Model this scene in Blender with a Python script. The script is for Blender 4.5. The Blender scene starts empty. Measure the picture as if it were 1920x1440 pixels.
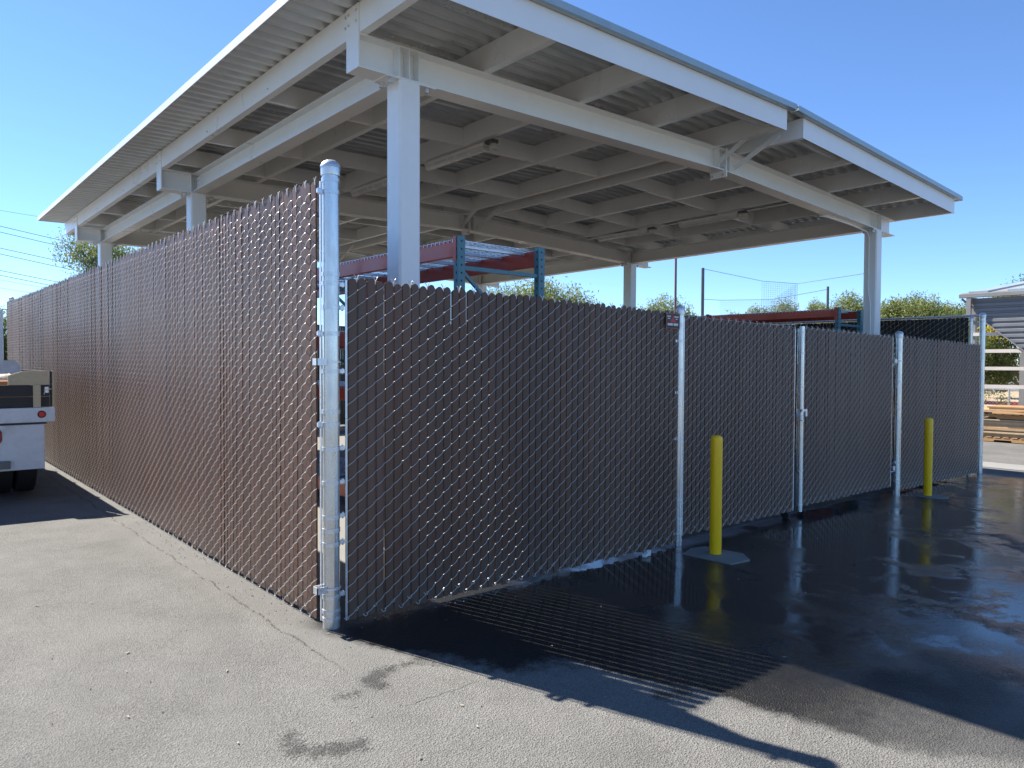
import bpy, math, random
import numpy as np
from mathutils import Vector, Matrix
random.seed(7); RS = np.random.RandomState(7)
sc = bpy.context.scene
COL = sc.collection

# ------------------------------------------------------------------ camera
cam_d = bpy.data.cameras.new('camera'); cam = bpy.data.objects.new('camera', cam_d); COL.objects.link(cam)
YAW, PITCH, ROLL = 0.7188, 0.0269, 0.0045
CX, CY, CZ = -2.2352, -4.3244, 1.71
F_ = Vector((math.sin(YAW)*math.cos(PITCH), math.cos(YAW)*math.cos(PITCH), -math.sin(PITCH)))
R0 = Vector((math.cos(YAW), -math.sin(YAW), 0)); U0 = R0.cross(F_)
R_ = R0*math.cos(ROLL)+U0*math.sin(ROLL); U_ = -R0*math.sin(ROLL)+U0*math.cos(ROLL)
m = Matrix.Identity(4)
for i in range(3):
    m[i][0] = R_[i]; m[i][1] = U_[i]; m[i][2] = -F_[i]
m[0][3], m[1][3], m[2][3] = CX, CY, CZ
cam.matrix_world = m
cam_d.sensor_width = 36; cam_d.sensor_fit = 'HORIZONTAL'; cam_d.lens = 25.84
cam_d.clip_start = 0.05; cam_d.clip_end = 2000
sc.camera = cam
sc.render.resolution_x, sc.render.resolution_y = 1024, 768

# ------------------------------------------------------------------ sky, sun, exposure
SUNV = Vector((-0.29, 0.95, 1.0)).normalized()
SUN_EL = math.asin(SUNV.z); SUN_AZ = math.atan2(SUNV.x, SUNV.y)
w = bpy.data.worlds.new('World'); sc.world = w; w.use_nodes = True
nt = w.node_tree; nt.nodes.clear()
sky = nt.nodes.new('ShaderNodeTexSky'); sky.sky_type = 'NISHITA'; sky.sun_disc = False
sky.sun_elevation = SUN_EL; sky.sun_rotation = SUN_AZ
sky.air_density = 1.0; sky.dust_density = 0.0; sky.ozone_density = 8.0; sky.altitude = 2500
bg = nt.nodes.new('ShaderNodeBackground'); bg.inputs[1].default_value = 0.088
wo = nt.nodes.new('ShaderNodeOutputWorld')
nt.links.new(sky.outputs[0], bg.inputs[0]); nt.links.new(bg.outputs[0], wo.inputs[0])
sl = bpy.data.lights.new('sun', 'SUN'); sl.energy = 4.6; sl.angle = math.radians(0.53); sl.color = (1.0, 0.945, 0.86)
sun = bpy.data.objects.new('sun', sl); COL.objects.link(sun)
sun.rotation_euler = SUNV.to_track_quat('Z', 'Y').to_euler()
sun.location = (-8, 26, 27)
sc.view_settings.view_transform = 'Standard'; sc.view_settings.look = 'None'
sc.view_settings.exposure = 1.48; sc.view_settings.gamma = 1.0
sc.view_settings.use_curve_mapping = False
sc.cycles.max_bounces = 10; sc.cycles.diffuse_bounces = 5; sc.cycles.glossy_bounces = 4
sc.cycles.caustics_reflective = False; sc.cycles.caustics_refractive = False

GX, GY = -0.0153, 0.0042
def g(x, y): return GX*min(max(x, -10), 30) + GY*min(max(y, -10), 18)

# ------------------------------------------------------------------ material helpers
class NT:
    def __init__(s, name):
        s.m = bpy.data.materials.new(name); s.m.use_nodes = True
        s.t = s.m.node_tree; s.t.nodes.clear()
        s.out = s.n('ShaderNodeOutputMaterial'); s.b = s.n('ShaderNodeBsdfPrincipled')
        s.l(s.b.outputs[0], s.out.inputs[0])
    def n(s, t, **k):
        nd = s.t.nodes.new(t)
        for a, v in k.items(): setattr(nd, a, v)
        return nd
    def l(s, a, b): s.t.links.new(a, b)
    def put(s, inp, v):
        if hasattr(v, 'links') or isinstance(v, bpy.types.NodeSocket): s.l(v, inp)
        else: inp.default_value = v
    def math(s, op, a, b=0.0, c=0.0, clamp=False):
        nd = s.n('ShaderNodeMath', operation=op, use_clamp=clamp)
        for i, v in enumerate((a, b, c)): s.put(nd.inputs[i], v)
        return nd.outputs[0]
    def noise(s, vec, scale, detail=4, rough=0.55, dist=0.0):
        nd = s.n('ShaderNodeTexNoise'); s.l(vec, nd.inputs['Vector'])
        nd.inputs['Scale'].default_value = scale; nd.inputs['Detail'].default_value = detail
        nd.inputs['Roughness'].default_value = rough; nd.inputs['Distortion'].default_value = dist
        return nd.outputs[0]
    def smooth(s, v, a, b, lo=0.0, hi=1.0):
        nd = s.n('ShaderNodeMapRange', interpolation_type='SMOOTHSTEP')
        s.put(nd.inputs[0], v); nd.inputs[1].default_value = a; nd.inputs[2].default_value = b
        nd.inputs[3].default_value = lo; nd.inputs[4].default_value = hi
        return nd.outputs[0]
    def mix(s, fac, a, b, mode='MIX'):
        nd = s.n('ShaderNodeMix', data_type='RGBA', blend_type=mode)
        s.put(nd.inputs[0], fac)
        for i, v in ((6, a), (7, b)):
            if isinstance(v, tuple): v = (v[0], v[1], v[2], 1)
            s.put(nd.inputs[i], v)
        return nd.outputs[2]
    def coord(s, kind='Object'): return s.n('ShaderNodeTexCoord').outputs[kind]
    def mapping(s, vec, scale=(1, 1, 1)):
        nd = s.n('ShaderNodeMapping'); s.l(vec, nd.inputs[0]); nd.inputs['Scale'].default_value = scale
        return nd.outputs[0]
    def bump(s, h, strength, dist):
        nd = s.n('ShaderNodeBump'); s.l(h, nd.inputs['Height'])
        nd.inputs['Strength'].default_value = strength; nd.inputs['Distance'].default_value = dist
        s.l(nd.outputs[0], s.b.inputs['Normal']); return nd
    def set(s, **k):
        for a, v in k.items():
            inp = s.b.inputs[a.replace('_', ' ')]
            if isinstance(v, tuple): v = (v[0], v[1], v[2], 1)
            s.put(inp, v)

def simple(name, col, rough=0.5, metal=0.0, var=0.12, scale=6.0, rvar=0.12, stretch=(1, 1, 1), bump=0.0, bscale=40.0, objvar=0.0, spec=0.5, dirt=None):
    M = NT(name); c = M.mapping(M.coord(), stretch)
    n1 = M.noise(c, scale, 6, 0.6); n2 = M.noise(c, scale*7.3, 3, 0.5)
    f = M.math('ADD', M.math('MULTIPLY', n1, 0.65), M.math('MULTIPLY', n2, 0.35))
    k = M.smooth(f, 0.3, 0.7, 1-var, 1+var)
    if objvar:
        oi = M.n('ShaderNodeObjectInfo').outputs['Random']
        k = M.math('MULTIPLY', k, M.math('MULTIPLY_ADD', oi, 2*objvar, 1-objvar))
    vm = M.n('ShaderNodeVectorMath', operation='SCALE'); vm.inputs[0].default_value = col; M.l(k, vm.inputs['Scale'])
    colr = vm.outputs[0]
    if dirt:
        colr = M.mix(M.math('MULTIPLY', M.smooth(n1, 0.52, 0.72), dirt[3]), colr, dirt[:3])
    M.l(colr, M.b.inputs['Base Color'])
    M.set(Roughness=M.smooth(n1, 0.25, 0.75, max(rough-rvar, 0.03), min(rough+rvar, 1)), Metallic=metal)
    M.b.inputs['Specular IOR Level'].default_value = spec
    if bump: M.bump(M.noise(c, bscale, 4), bump, 0.01)
    return M.m

MAT = {}
MAT['white_steel'] = simple('painted white steel', (0.83, 0.82, 0.79), 0.32, 0, 0.025, 1.6, 0.06, bump=0.0, bscale=60, objvar=0.04, dirt=(0.55, 0.52, 0.47, 0.14))
MAT['deck'] = simple('roof deck steel', (0.56, 0.57, 0.565), 0.34, 0.25, 0.08, 1.2, 0.1, objvar=0.05, dirt=(0.33, 0.32, 0.3, 0.25))
MAT['fascia'] = simple('fascia metal', (0.80, 0.80, 0.79), 0.38, 0.0, 0.03, 0.8, 0.06)
MAT['trim_teal'] = simple('roof edge trim', (0.34, 0.42, 0.45), 0.4, 0.3, 0.06)
MAT['bolt'] = simple('bolt steel', (0.6, 0.6, 0.58), 0.35, 0.5, 0.1, 30)
MAT['galv'] = simple('galvanized pipe', (0.66, 0.67, 0.66), 0.27, 0.8, 0.08, 9, 0.10, (1, 1, 0.25), 0.02, 50, dirt=(0.45, 0.46, 0.47, 0.45))
MAT['galv_band'] = simple('galvanized band', (0.66, 0.68, 0.70), 0.36, 0.7, 0.12, 25, 0.12)
MAT['wire'] = simple('chain link wire', (0.62, 0.60, 0.57), 0.36, 0.35, 0.1, 12, 0.1)
MAT['yellow'] = simple('bollard yellow', (1.0, 0.585, 0.003), 0.32, 0, 0.06, 5, 0.1, (1, 1, 0.35), dirt=(0.45, 0.30, 0.06, 0.35))
MAT['rack_red'] = simple('rack beam orange red', (0.58, 0.085, 0.04), 0.36, 0, 0.10, 3, 0.08, dirt=(0.25, 0.05, 0.03, 0.4))
MAT['rack_teal'] = simple('rack upright teal', (0.075, 0.20, 0.235), 0.4, 0, 0.1, 5, 0.08)
MAT['rack_zinc'] = simple('rack deck zinc', (0.62, 0.64, 0.68), 0.32, 0.7, 0.08, 8)
MAT['hole'] = simple('dark slot', (0.01, 0.012, 0.013), 0.8, 0, 0.1)
MAT['truck_white'] = simple('truck white paint', (0.62, 0.63, 0.65), 0.3, 0, 0.06, 3, 0.1, dirt=(0.35, 0.33, 0.30, 0.5))
MAT['truck_dark'] = simple('dark painted board', (0.022, 0.020, 0.018), 0.6, 0, 0.3, 9, 0.1, (1, 1, 6))
MAT['rubber'] = simple('tyre rubber', (0.016, 0.016, 0.017), 0.75, 0, 0.2, 20)
MAT['steel_dark'] = simple('dark chassis steel', (0.05, 0.05, 0.052), 0.5, 0.4, 0.2, 12)
MAT['steel_grey'] = simple('grey step steel', (0.13, 0.135, 0.14), 0.45, 0.4, 0.15, 12)
MAT['ply'] = simple('weathered plywood', (0.55, 0.44, 0.28), 0.7, 0, 0.15, 14, 0.1, (1, 1, 4), 0.2, 60, dirt=(0.3, 0.22, 0.13, 0.6))
MAT['red_lens'] = simple('red lamp lens', (0.62, 0.012, 0.02), 0.18, 0, 0.08, 30)
MAT['cardboard'] = simple('cardboard', (0.42, 0.19, 0.08), 0.8, 0, 0.12, 8)
MAT['cloth'] = simple('pale cloth', (0.62, 0.55, 0.40), 0.85, 0, 0.15, 10)
MAT['lens_white'] = simple('lamp diffuser', (0.72, 0.72, 0.70), 0.25, 0, 0.03)
MAT['sensor'] = simple('sensor plastic', (0.7, 0.7, 0.66), 0.4, 0, 0.05)
MAT['sign_black'] = simple('sign black', (0.018, 0.014, 0.014), 0.45, 0, 0.1)
MAT['sign_border'] = simple('sign border', (0.33, 0.06, 0.045), 0.45, 0, 0.1)
MAT['sign_red'] = simple('sign red', (0.6, 0.02, 0.015), 0.45, 0, 0.1)
MAT['sign_white'] = simple('sign white', (0.75, 0.76, 0.72), 0.5, 0, 0.05)
MAT['pole_grey'] = simple('grey pole', (0.10, 0.11, 0.12), 0.5, 0.3, 0.1)
MAT['pole_brown'] = simple('brown pole', (0.16, 0.10, 0.075), 0.55, 0, 0.1)
MAT['cable'] = simple('cable black', (0.05, 0.055, 0.065), 0.6, 0, 0.1)
MAT['net'] = simple('net cord', (0.06, 0.07, 0.09), 0.8, 0, 0.1)
MAT['shed_grey'] = simple('shed grey siding', (0.20, 0.205, 0.215), 0.42, 0.0, 0.06, 2)
MAT['shed_trim'] = simple('shed trim', (0.25, 0.24, 0.23), 0.5, 0, 0.06, 2)
MAT['shed_girt'] = simple('shed girt cream', (0.66, 0.60, 0.53), 0.55, 0, 0.06, 2)
MAT['pallet'] = simple('pallet wood', (0.44, 0.245, 0.105), 0.8, 0, 0.2, 7, 0.1, (6, 1, 6), 0.2, 50, objvar=0.22)
MAT['lumber'] = simple('weathered lumber', (0.42, 0.33, 0.22), 0.8, 0, 0.2, 7, 0.1, (6, 1, 6), 0.2, 50, objvar=0.22)
MAT['bark'] = simple('bark', (0.17, 0.115, 0.085), 0.85, 0, 0.3, 8, 0.1, (1, 1, 0.3), 0.4, 30)
MAT['dirt'] = simple('dry dirt', (0.36, 0.27, 0.16), 0.9, 0, 0.2, 0.8, 0.05, bump=0.3, bscale=12)
MAT['red_paint'] = simple('red kerb paint', (0.5, 0.05, 0.06), 0.6, 0, 0.15, 3)
MAT['pale_wall'] = simple('pale wall', (0.6, 0.6, 0.58), 0.7, 0, 0.08, 1)
MAT['litter'] = simple('dry leaf litter', (0.30, 0.25, 0.18), 0.8, 0, 0.3, 60)
MAT['slat_black'] = simple('black slat', (0.014, 0.013, 0.015), 0.5, 0, 0.2, 3, 0.08, (1, 1, 0.2), objvar=0.2)

def leaf_mat(name, c1, c2):
    M = NT(name); c = M.coord()
    n = M.noise(c, 0.9, 3); n2 = M.noise(c, 9, 2)
    M.l(M.mix(M.smooth(M.math('ADD', M.math('MULTIPLY', n, .5), M.math('MULTIPLY', n2, .5)), 0.35, 0.65), c1, c2), M.b.inputs['Base Color'])
    M.set(Roughness=0.55); M.b.inputs['Specular IOR Level'].default_value = 0.3
    tr = M.n('ShaderNodeBsdfTranslucent'); tr.inputs[0].default_value = (c2[0]*1.3, c2[1]*1.3, c2[2]*0.8, 1)
    ad = M.n('ShaderNodeMixShader'); ad.inputs[0].default_value = 0.35
    M.l(M.b.outputs[0], ad.inputs[1]); M.l(tr.outputs[0], ad.inputs[2]); M.l(ad.outputs[0], M.out.inputs[0])
    return M.m
MAT['leaf_olive'] = leaf_mat('olive foliage', (0.10, 0.13, 0.045), (0.21, 0.24, 0.095))
MAT['leaf_green'] = leaf_mat('pepper tree foliage', (0.06, 0.085, 0.03), (0.13, 0.16, 0.055))
MAT['leaf_yellow'] = leaf_mat('yellow blossom', (0.45, 0.34, 0.02), (0.62, 0.47, 0.03))

def slat_mat():
    M = NT('brown slat'); c = M.coord()
    v = M.mapping(c, (14, 14, 0.55)); oi = M.n('ShaderNodeObjectInfo').outputs['Random']
    off = M.n('ShaderNodeVectorMath', operation='ADD'); M.l(v, off.inputs[0])
    cx = M.n('ShaderNodeCombineXYZ'); M.l(M.math('MULTIPLY', oi, 37.0), cx.inputs[0]); M.l(M.math('MULTIPLY', oi, 11.0), cx.inputs[2])
    M.l(cx.outputs[0], off.inputs[1]); vv = off.outputs[0]
    n1 = M.noise(vv, 1.0, 5, 0.6); n2 = M.noise(vv, 6.0, 4, 0.6)
    base = M.mix(M.smooth(n1, 0.3, 0.7), (0.104, 0.053, 0.033), (0.160, 0.086, 0.056))
    base = M.mix(M.math('MULTIPLY', oi, 0.5), base, (0.110, 0.070, 0.053))
    gp = M.n('ShaderNodeNewGeometry').outputs['Position']; bn = M.noise(M.mapping(gp, (1, 1, 0.12)), 0.9, 4, 0.6)
    base = M.mix(M.smooth(bn, 0.42, 0.68, 0.0, 0.45), base, (0.062, 0.036, 0.026))
    base = M.mix(M.smooth(bn, 0.50, 0.28, 0.0, 0.35), base, (0.155, 0.112, 0.090))
    z = M.n('ShaderNodeSeparateXYZ'); M.l(c, z.inputs[0])
    splash = M.smooth(M.math('ADD', z.outputs[2], M.math('MULTIPLY', n2, 0.5)), 0.62, 0.25)
    base = M.mix(M.math('MULTIPLY', splash, 0.28), base, (0.15, 0.11, 0.085))
    dust = M.smooth(n2, 0.55, 0.8)
    base = M.mix(M.math('MULTIPLY', dust, 0.22), base, (0.15, 0.115, 0.095))
    M.l(base, M.b.inputs['Base Color'])
    M.set(Roughness=M.smooth(n1, 0.25, 0.75, 0.36, 0.54)); M.b.inputs['Specular IOR Level'].default_value = 0.36
    M.bump(n2, 0.08, 0.004)
    return M.m
MAT['slat'] = slat_mat()

def asphalt_mat():
    M = NT('asphalt'); c = M.coord()
    sx = M.n('ShaderNodeSeparateXYZ'); M.l(c, sx.inputs[0]); X, Y = sx.outputs[0], sx.outputs[1]
    nb = M.noise(c, 0.35, 5, 0.6); nm = M.noise(c, 2.2, 5, 0.6); nf = M.noise(c, 95, 3, 0.6); ns = M.noise(c, 14, 4, 0.6)
    vor = M.n('ShaderNodeTexVoronoi'); M.l(c, vor.inputs['Vector']); vor.inputs['Scale'].default_value = 120
    agg = vor.outputs['Distance']; aggc = vor.outputs['Color']
    bw = M.n('ShaderNodeRGBToBW'); M.l(aggc, bw.inputs[0])
    # --- dry colour
    k = M.math('ADD', M.math('MULTIPLY', M.smooth(nb, .3, .7), 0.25), M.math('MULTIPLY', M.smooth(nm, .3, .7), 0.25))
    k = M.math('ADD', k, M.math('MULTIPLY', bw.outputs[0], 0.5))
    k = M.math('ADD', M.math('MULTIPLY', k, 0.7), M.math('MULTIPLY', M.smooth(nf, 0.36, 0.64), 0.3))
    dry = M.mix(k, (0.076, 0.074, 0.069), (0.234, 0.228, 0.209))
    # smoother fine slurry band beside the tall fence
    edge = M.math('ADD', X, M.math('MULTIPLY', M.math('SUBTRACT', M.noise(c, 3.1, 4), 0.5), 0.12))
    band = M.math('MULTIPLY', M.smooth(edge, -0.30, -0.25), M.smooth(edge, 0.5, 0.3))
    band = M.math('MULTIPLY', band, M.smooth(Y, -1.1, -0.1))
    dry = M.mix(M.math('MULTIPLY', band, 0.35), dry, (0.135, 0.130, 0.118))
    rim = M.math('MULTIPLY', M.smooth(M.math('ABSOLUTE', M.math('ADD', edge, 0.33)), 0.10, 0.0), M.smooth(Y, -1.0, 0.0))
    dry = M.mix(M.math('MULTIPLY', rim, 0.22), dry, (0.20, 0.19, 0.17))
    vs_ = M.n('ShaderNodeTexVoronoi'); M.l(wpc if False else c, vs_.inputs['Vector']); vs_.inputs['Scale'].default_value = 2.3
    spot = M.math('MULTIPLY', M.smooth(M.math('ADD', vs_.outputs['Distance'], M.math('MULTIPLY', ns, 0.05)), 0.062, 0.035), M.smooth(nb, 0.5, 0.6))
    dry = M.mix(M.math('MULTIPLY', spot, 0.45), dry, (0.05, 0.048, 0.045))
    pv = M.smooth(M.noise(M.mapping(c, (1.0, 0.35, 1)), 1.1, 3, 0.5, 1.2), 0.56, 0.70)
    dry = M.mix(M.math('MULTIPLY', pv, 0.22), dry, (0.085, 0.083, 0.079))
    crk = M.math('MULTIPLY', M.smooth(M.math('ABSOLUTE', M.math('ADD', edge, 0.265)), 0.014, 0.002), M.math('MULTIPLY', M.smooth(Y, -0.9, -0.3), M.smooth(ns, 0.38, 0.55)))
    # second thin crack and light scuffs
    cy = M.math('SUBTRACT', M.math('ADD', Y, M.math('MULTIPLY', M.math('SUBTRACT', ns, 0.5), 0.10)), -1.25)
    crk2 = M.math('MULTIPLY', M.smooth(M.math('ABSOLUTE', cy), 0.008, 0.001), M.math('MULTIPLY', M.smooth(X, -0.32, -0.15), M.smooth(X, 0.32, 0.1)))
    crk = M.math('MAXIMUM', crk, M.math('MULTIPLY', crk2, 0.7))
    dry = M.mix(M.math('MULTIPLY', crk, 0.4), dry, (0.035, 0.033, 0.03))
    scv = M.mapping(c, (0.8, 5.0, 1)); scuff = M.smooth(M.noise(scv, 1.4, 6, 0.7, 0.6), 0.62, 0.75)
    dry = M.mix(M.math('MULTIPLY', scuff, 0.22), dry, (0.27, 0.26, 0.24))
    # --- wet mask: hosed-down water along the short fence and over the yard to the right
    fc = M.n('ShaderNodeFloatCurve'); cm = fc.mapping; cv = cm.curves[0]
    def fx(x): return (x+1)/16
    def fy(y): return (y+8)/9
    pts = [(-1, .6), (-.3, .45), (-.06, -.15), (.16, -.8), (.45, -1.2), (.84, -1.40), (.92, -1.8), (1.05, -2.1), (1.16, -2.5), (1.26, -2.95), (1.5, -3.35), (2.2, -4.3), (4, -6.5), (13.0, -6.5), (15, -6.5)]
    while len(cv.points) < len(pts): cv.points.new(0.5, 0.5)
    for p, (a, b) in zip(cv.points, pts): p.location = (fx(a), fy(b)); p.handle_type = 'VECTOR'
    cm.update()
    M.l(M.math('MULTIPLY_ADD', X, 1/16, 1/16), fc.inputs['Value'])
    yb = M.math('MULTIPLY_ADD', fc.outputs[0], 9.0, -8.0)
    d = M.math('SUBTRACT', Y, yb)
    d = M.math('ADD', d, M.math('MULTIPLY', M.math('SUBTRACT', nm, 0.5), 0.9))
    d = M.math('ADD', d, M.math('MULTIPLY', M.math('SUBTRACT', nf, 0.5), 0.55)); d = M.math('ADD', d, M.math('MULTIPLY', M.math('SUBTRACT', ns, 0.5), 0.45))
    wet = M.smooth(d, -0.18, 0.20)
    wet = M.math('MULTIPLY', wet, M.math('MULTIPLY', M.smooth(X, 13.2, 12.2), M.smooth(X, -0.25, 0.05)))
    wet = M.math('MULTIPLY', wet, M.math('MULTIPLY', M.smooth(Y, 0.30, 0.06), M.math('MAXIMUM', M.smooth(X, 1.9, 2.7), M.smooth(M.math('ADD', Y, M.math('MULTIPLY', ns, 0.5)), -3.1, -2.1, 0.55, 1.0))))
    stains = [(.16, -.80, .05), (.06, -.81, .05), (-.06, -.81, .065), (-.15, -.83, .075), (-.21, -.88, .085), (-.22, -.95, .07), (-.36, -.965, .035), (-.42, -.96, .04),
              (-.81, -1.17, .035), (-.84, -1.23, .05), (-.84, -1.31, .065), (-.77, -1.37, .07), (-.69, -1.41, .075), (-.61, -1.44, .06), (.99, -2.02, .09), (.88, -1.98, .08)]
    wn = M.n('ShaderNodeTexNoise'); M.l(c, wn.inputs['Vector']); wn.inputs['Scale'].default_value = 16; wn.inputs['Detail'].default_value = 4
    sub = M.n('ShaderNodeVectorMath', operation='SUBTRACT'); M.l(wn.outputs['Color'], sub.inputs[0]); sub.inputs[1].default_value = (.5, .5, .5)
    scl = M.n('ShaderNodeVectorMath', operation='SCALE'); M.l(sub.outputs[0], scl.inputs[0]); scl.inputs['Scale'].default_value = 0.10
    wp = M.n('ShaderNodeVectorMath', operation='ADD'); M.l(c, wp.inputs[0]); M.l(scl.outputs[0], wp.inputs[1])
    flat = M.mapping(wp.outputs[0], (1, 1, 0))
    best = None
    for (a, b, r) in stains:
        ds = M.n('ShaderNodeVectorMath', operation='DISTANCE'); M.l(flat, ds.inputs[0]); ds.inputs[1].default_value = (a, b, 0)
        q = M.math('SUBTRACT', ds.outputs['Value'], r*0.72)
        best = q if best is None else M.math('MINIMUM', best, q)
    best = M.math('ADD', best, M.math('MULTIPLY', M.math('SUBTRACT', nf, 0.5), 0.16))
    wet = M.math('MAXIMUM', wet, M.math('MULTIPLY', M.smooth(best, 0.03, -0.03), 0.72))
    # standing film: some areas mirror-smooth, others just damp
    film = M.smooth(M.math('ADD', M.noise(c, 0.55, 5, 0.62, 0.1), M.math('MULTIPLY', nm, 0.25)), 0.48, 0.74)
    nearx = M.smooth(X, 0.9, 1.9)
    film = M.math('MULTIPLY', film, M.math('MULTIPLY', wet, nearx))
    film = M.math('MAXIMUM', film, M.math('MULTIPLY', M.math('MULTIPLY', wet, M.math('MULTIPLY', M.smooth(X, 1.9, 3.4), M.smooth(Y, -0.5, -1.3, 0.5, 1.0))), M.smooth(M.noise(c, 1.3, 6, 0.72, 0.15), 0.35, 0.53)))
    deep = M.math('MULTIPLY', wet, M.math('MULTIPLY', M.smooth(Y, -1.5, -0.2), nearx))
    film = M.math('MAXIMUM', film, M.math('MULTIPLY', deep, M.smooth(nm, 0.3, 0.65, 0.30, 0.66)))
    wetc = M.mix(k, (0.006, 0.006, 0.006), (0.025, 0.024, 0.0225))
    col = M.mix(wet, dry, wetc)
    M.l(col, M.b.inputs['Base Color'])
    r = M.n('ShaderNodeMix', data_type='FLOAT'); M.l(wet, r.inputs[0]); r.inputs[2].default_value = 0.88
    M.l(M.smooth(film, 0.0, 0.85, 0.42, 0.05), r.inputs[3])
    M.l(r.outputs[0], M.b.inputs['Roughness'])
    sp = M.n('ShaderNodeMix', data_type='FLOAT'); M.l(film, sp.inputs[0]); sp.inputs[2].default_value = 0.22; sp.inputs[3].default_value = 1.0
    M.l(sp.outputs[0], M.b.inputs['Specular IOR Level'])
    M.b.inputs['IOR'].default_value = 1.4
    # relief: aggregate when dry, smoothed by the film, slow ripples of the surface
    h = M.math('ADD', M.math('MULTIPLY', agg, 0.9), M.math('MULTIPLY', nf, 0.7))
    h = M.math('ADD', h, M.math('MULTIPLY', ns, 0.5))
    h = M.math('MULTIPLY', h, M.math('MULTIPLY_ADD', film, -0.97, 1.0)); h = M.math('MULTIPLY', h, M.math('MULTIPLY_ADD', M.math('MULTIPLY', wet, M.smooth(Y, -1.9, -1.2)), -0.55, 1.0))
    h = M.math('MULTIPLY', h, M.math('MULTIPLY_ADD', band, -0.5, 1.0))
    h = M.math('SUBTRACT', h, M.math('MULTIPLY', crk, 1.0))
    h = M.math('ADD', h, M.math('MULTIPLY', M.noise(c, 26, 2), M.math('MULTIPLY', film, 0.06)))
    M.bump(h, 0.85, 0.0075)
    return M.m
MAT['asphalt'] = asphalt_mat()

def concrete_mat(name, c1, c2):
    M = NT(name); c = M.coord()
    n1 = M.noise(c, 0.8, 6, 0.65); n2 = M.noise(c, 60, 3)
    M.l(M.mix(M.math('ADD', M.math('MULTIPLY', n1, .7), M.math('MULTIPLY', n2, .3)), c1, c2), M.b.inputs['Base Color'])
    M.set(Roughness=0.85); M.bump(n2, 0.3, 0.004); return M.m
MAT['concrete'] = concrete_mat('concrete', (0.13, 0.125, 0.115), (0.26, 0.25, 0.225))
MAT['gutter_concrete'] = concrete_mat('gutter concrete', (0.16, 0.155, 0.145), (0.30, 0.285, 0.26))
MAT['footing'] = concrete_mat('footing concrete', (0.12, 0.125, 0.115), (0.26, 0.26, 0.235))

# ------------------------------------------------------------------ mesh builder
class MB:
    def __init__(s): s.v = []; s.f = []
    def add(s, vs, fs):
        o = len(s.v); s.v += [tuple(p) for p in vs]; s.f += [tuple(i+o for i in q) for q in fs]; return s
    def box(s, x0, x1, y0, y1, z0, z1):
        return s.add([(x0,y0,z0),(x1,y0,z0),(x1,y1,z0),(x0,y1,z0),(x0,y0,z1),(x1,y0,z1),(x1,y1,z1),(x0,y1,z1)],
                     [(0,3,2,1),(4,5,6,7),(0,1,5,4),(1,2,6,5),(2,3,7,6),(3,0,4,7)])
    def bar(s, a, b, wdt, hgt, up=(0,0,1)):
        a = Vector(a); b = Vector(b); d = (b-a).normalized(); u = Vector(up)
        sd = d.cross(u).normalized(); u = sd.cross(d)
        vs = []
        for p in (a, b):
            for i, j in ((-1,-1),(1,-1),(1,1),(-1,1)): vs.append(p+sd*(i*wdt/2)+u*(j*hgt/2))
        return s.add(vs, [(0,1,2,3),(7,6,5,4),(0,4,5,1),(1,5,6,2),(2,6,7,3),(3,7,4,0)])
    def tube(s, pts, r, n=8, cap=True):
        pts = [Vector(p) for p in pts]; rs = r if isinstance(r, (list, tuple)) else [r]*len(pts)
        vs = []; fs = []
        for i, p in enumerate(pts):
            d = (pts[min(i+1, len(pts)-1)]-pts[max(i-1, 0)]).normalized()
            ref = Vector((0,0,1)) if abs(d.z) < 0.9 else Vector((1,0,0))
            a = d.cross(ref).normalized(); b = d.cross(a)
            for k in range(n):
                t = 2*math.pi*k/n; vs.append(p+a*(math.cos(t)*rs[i])+b*(math.sin(t)*rs[i]))
        for i in range(len(pts)-1):
            for k in range(n):
                k2 = (k+1) % n; fs.append((i*n+k, i*n+k2, (i+1)*n+k2, (i+1)*n+k))
        if cap: fs.append(tuple(range(n))); fs.append(tuple(range((len(pts)-1)*n, len(pts)*n))[::-1])
        return s.add(vs, fs)
    def lathe(s, c, prof, n=20):
        c = Vector(c); vs = []; fs = []
        for (r, z) in prof:
            for k in range(n):
                t = 2*math.pi*k/n; vs.append(c+Vector((r*math.cos(t), r*math.sin(t), z)))
        for i in range(len(prof)-1):
            for k in range(n):
                k2 = (k+1) % n; fs.append((i*n+k, i*n+k2, (i+1)*n+k2, (i+1)*n+k))
        fs.append(tuple(range(n))[::-1]); fs.append(tuple(range((len(prof)-1)*n, len(prof)*n)))
        return s.add(vs, fs)
    def prism(s, poly, y0, y1, axis='y'):
        n = len(poly)
        def P(a, b, t): return (a, t, b) if axis == 'y' else ((t, a, b) if axis == 'x' else (a, b, t))
        vs = [P(a, b, y0) for a, b in poly]+[P(a, b, y1) for a, b in poly]
        fs = [tuple(range(n)), tuple(range(2*n-1, n-1, -1))]+[(i, i+n, (i+1) % n+n, (i+1) % n) for i in range(n)]
        return s.add(vs, fs)
    def mesh(s, name, smooth=False):
        me = bpy.data.meshes.new(name); me.from_pydata([tuple(v) for v in s.v], [], s.f)
        import bmesh
        bm = bmesh.new(); bm.from_mesh(me); bmesh.ops.recalc_face_normals(bm, faces=bm.faces); bm.to_mesh(me); bm.free()
        if smooth:
            me.polygons.foreach_set('use_smooth', [True]*len(me.polygons))
            try: me.set_sharp_from_angle(angle=math.radians(40))
            except Exception: pass
        return me
    def build(s, name, mat, parent=None, smooth=False, bevel=0.0):
        o = obj(name, s.mesh(name, smooth), mat, parent)
        if bevel:
            b = o.modifiers.new('bevel', 'BEVEL'); b.width = bevel; b.segments = 2; b.limit_method = 'ANGLE'; b.angle_limit = math.radians(50)
        return o

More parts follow.
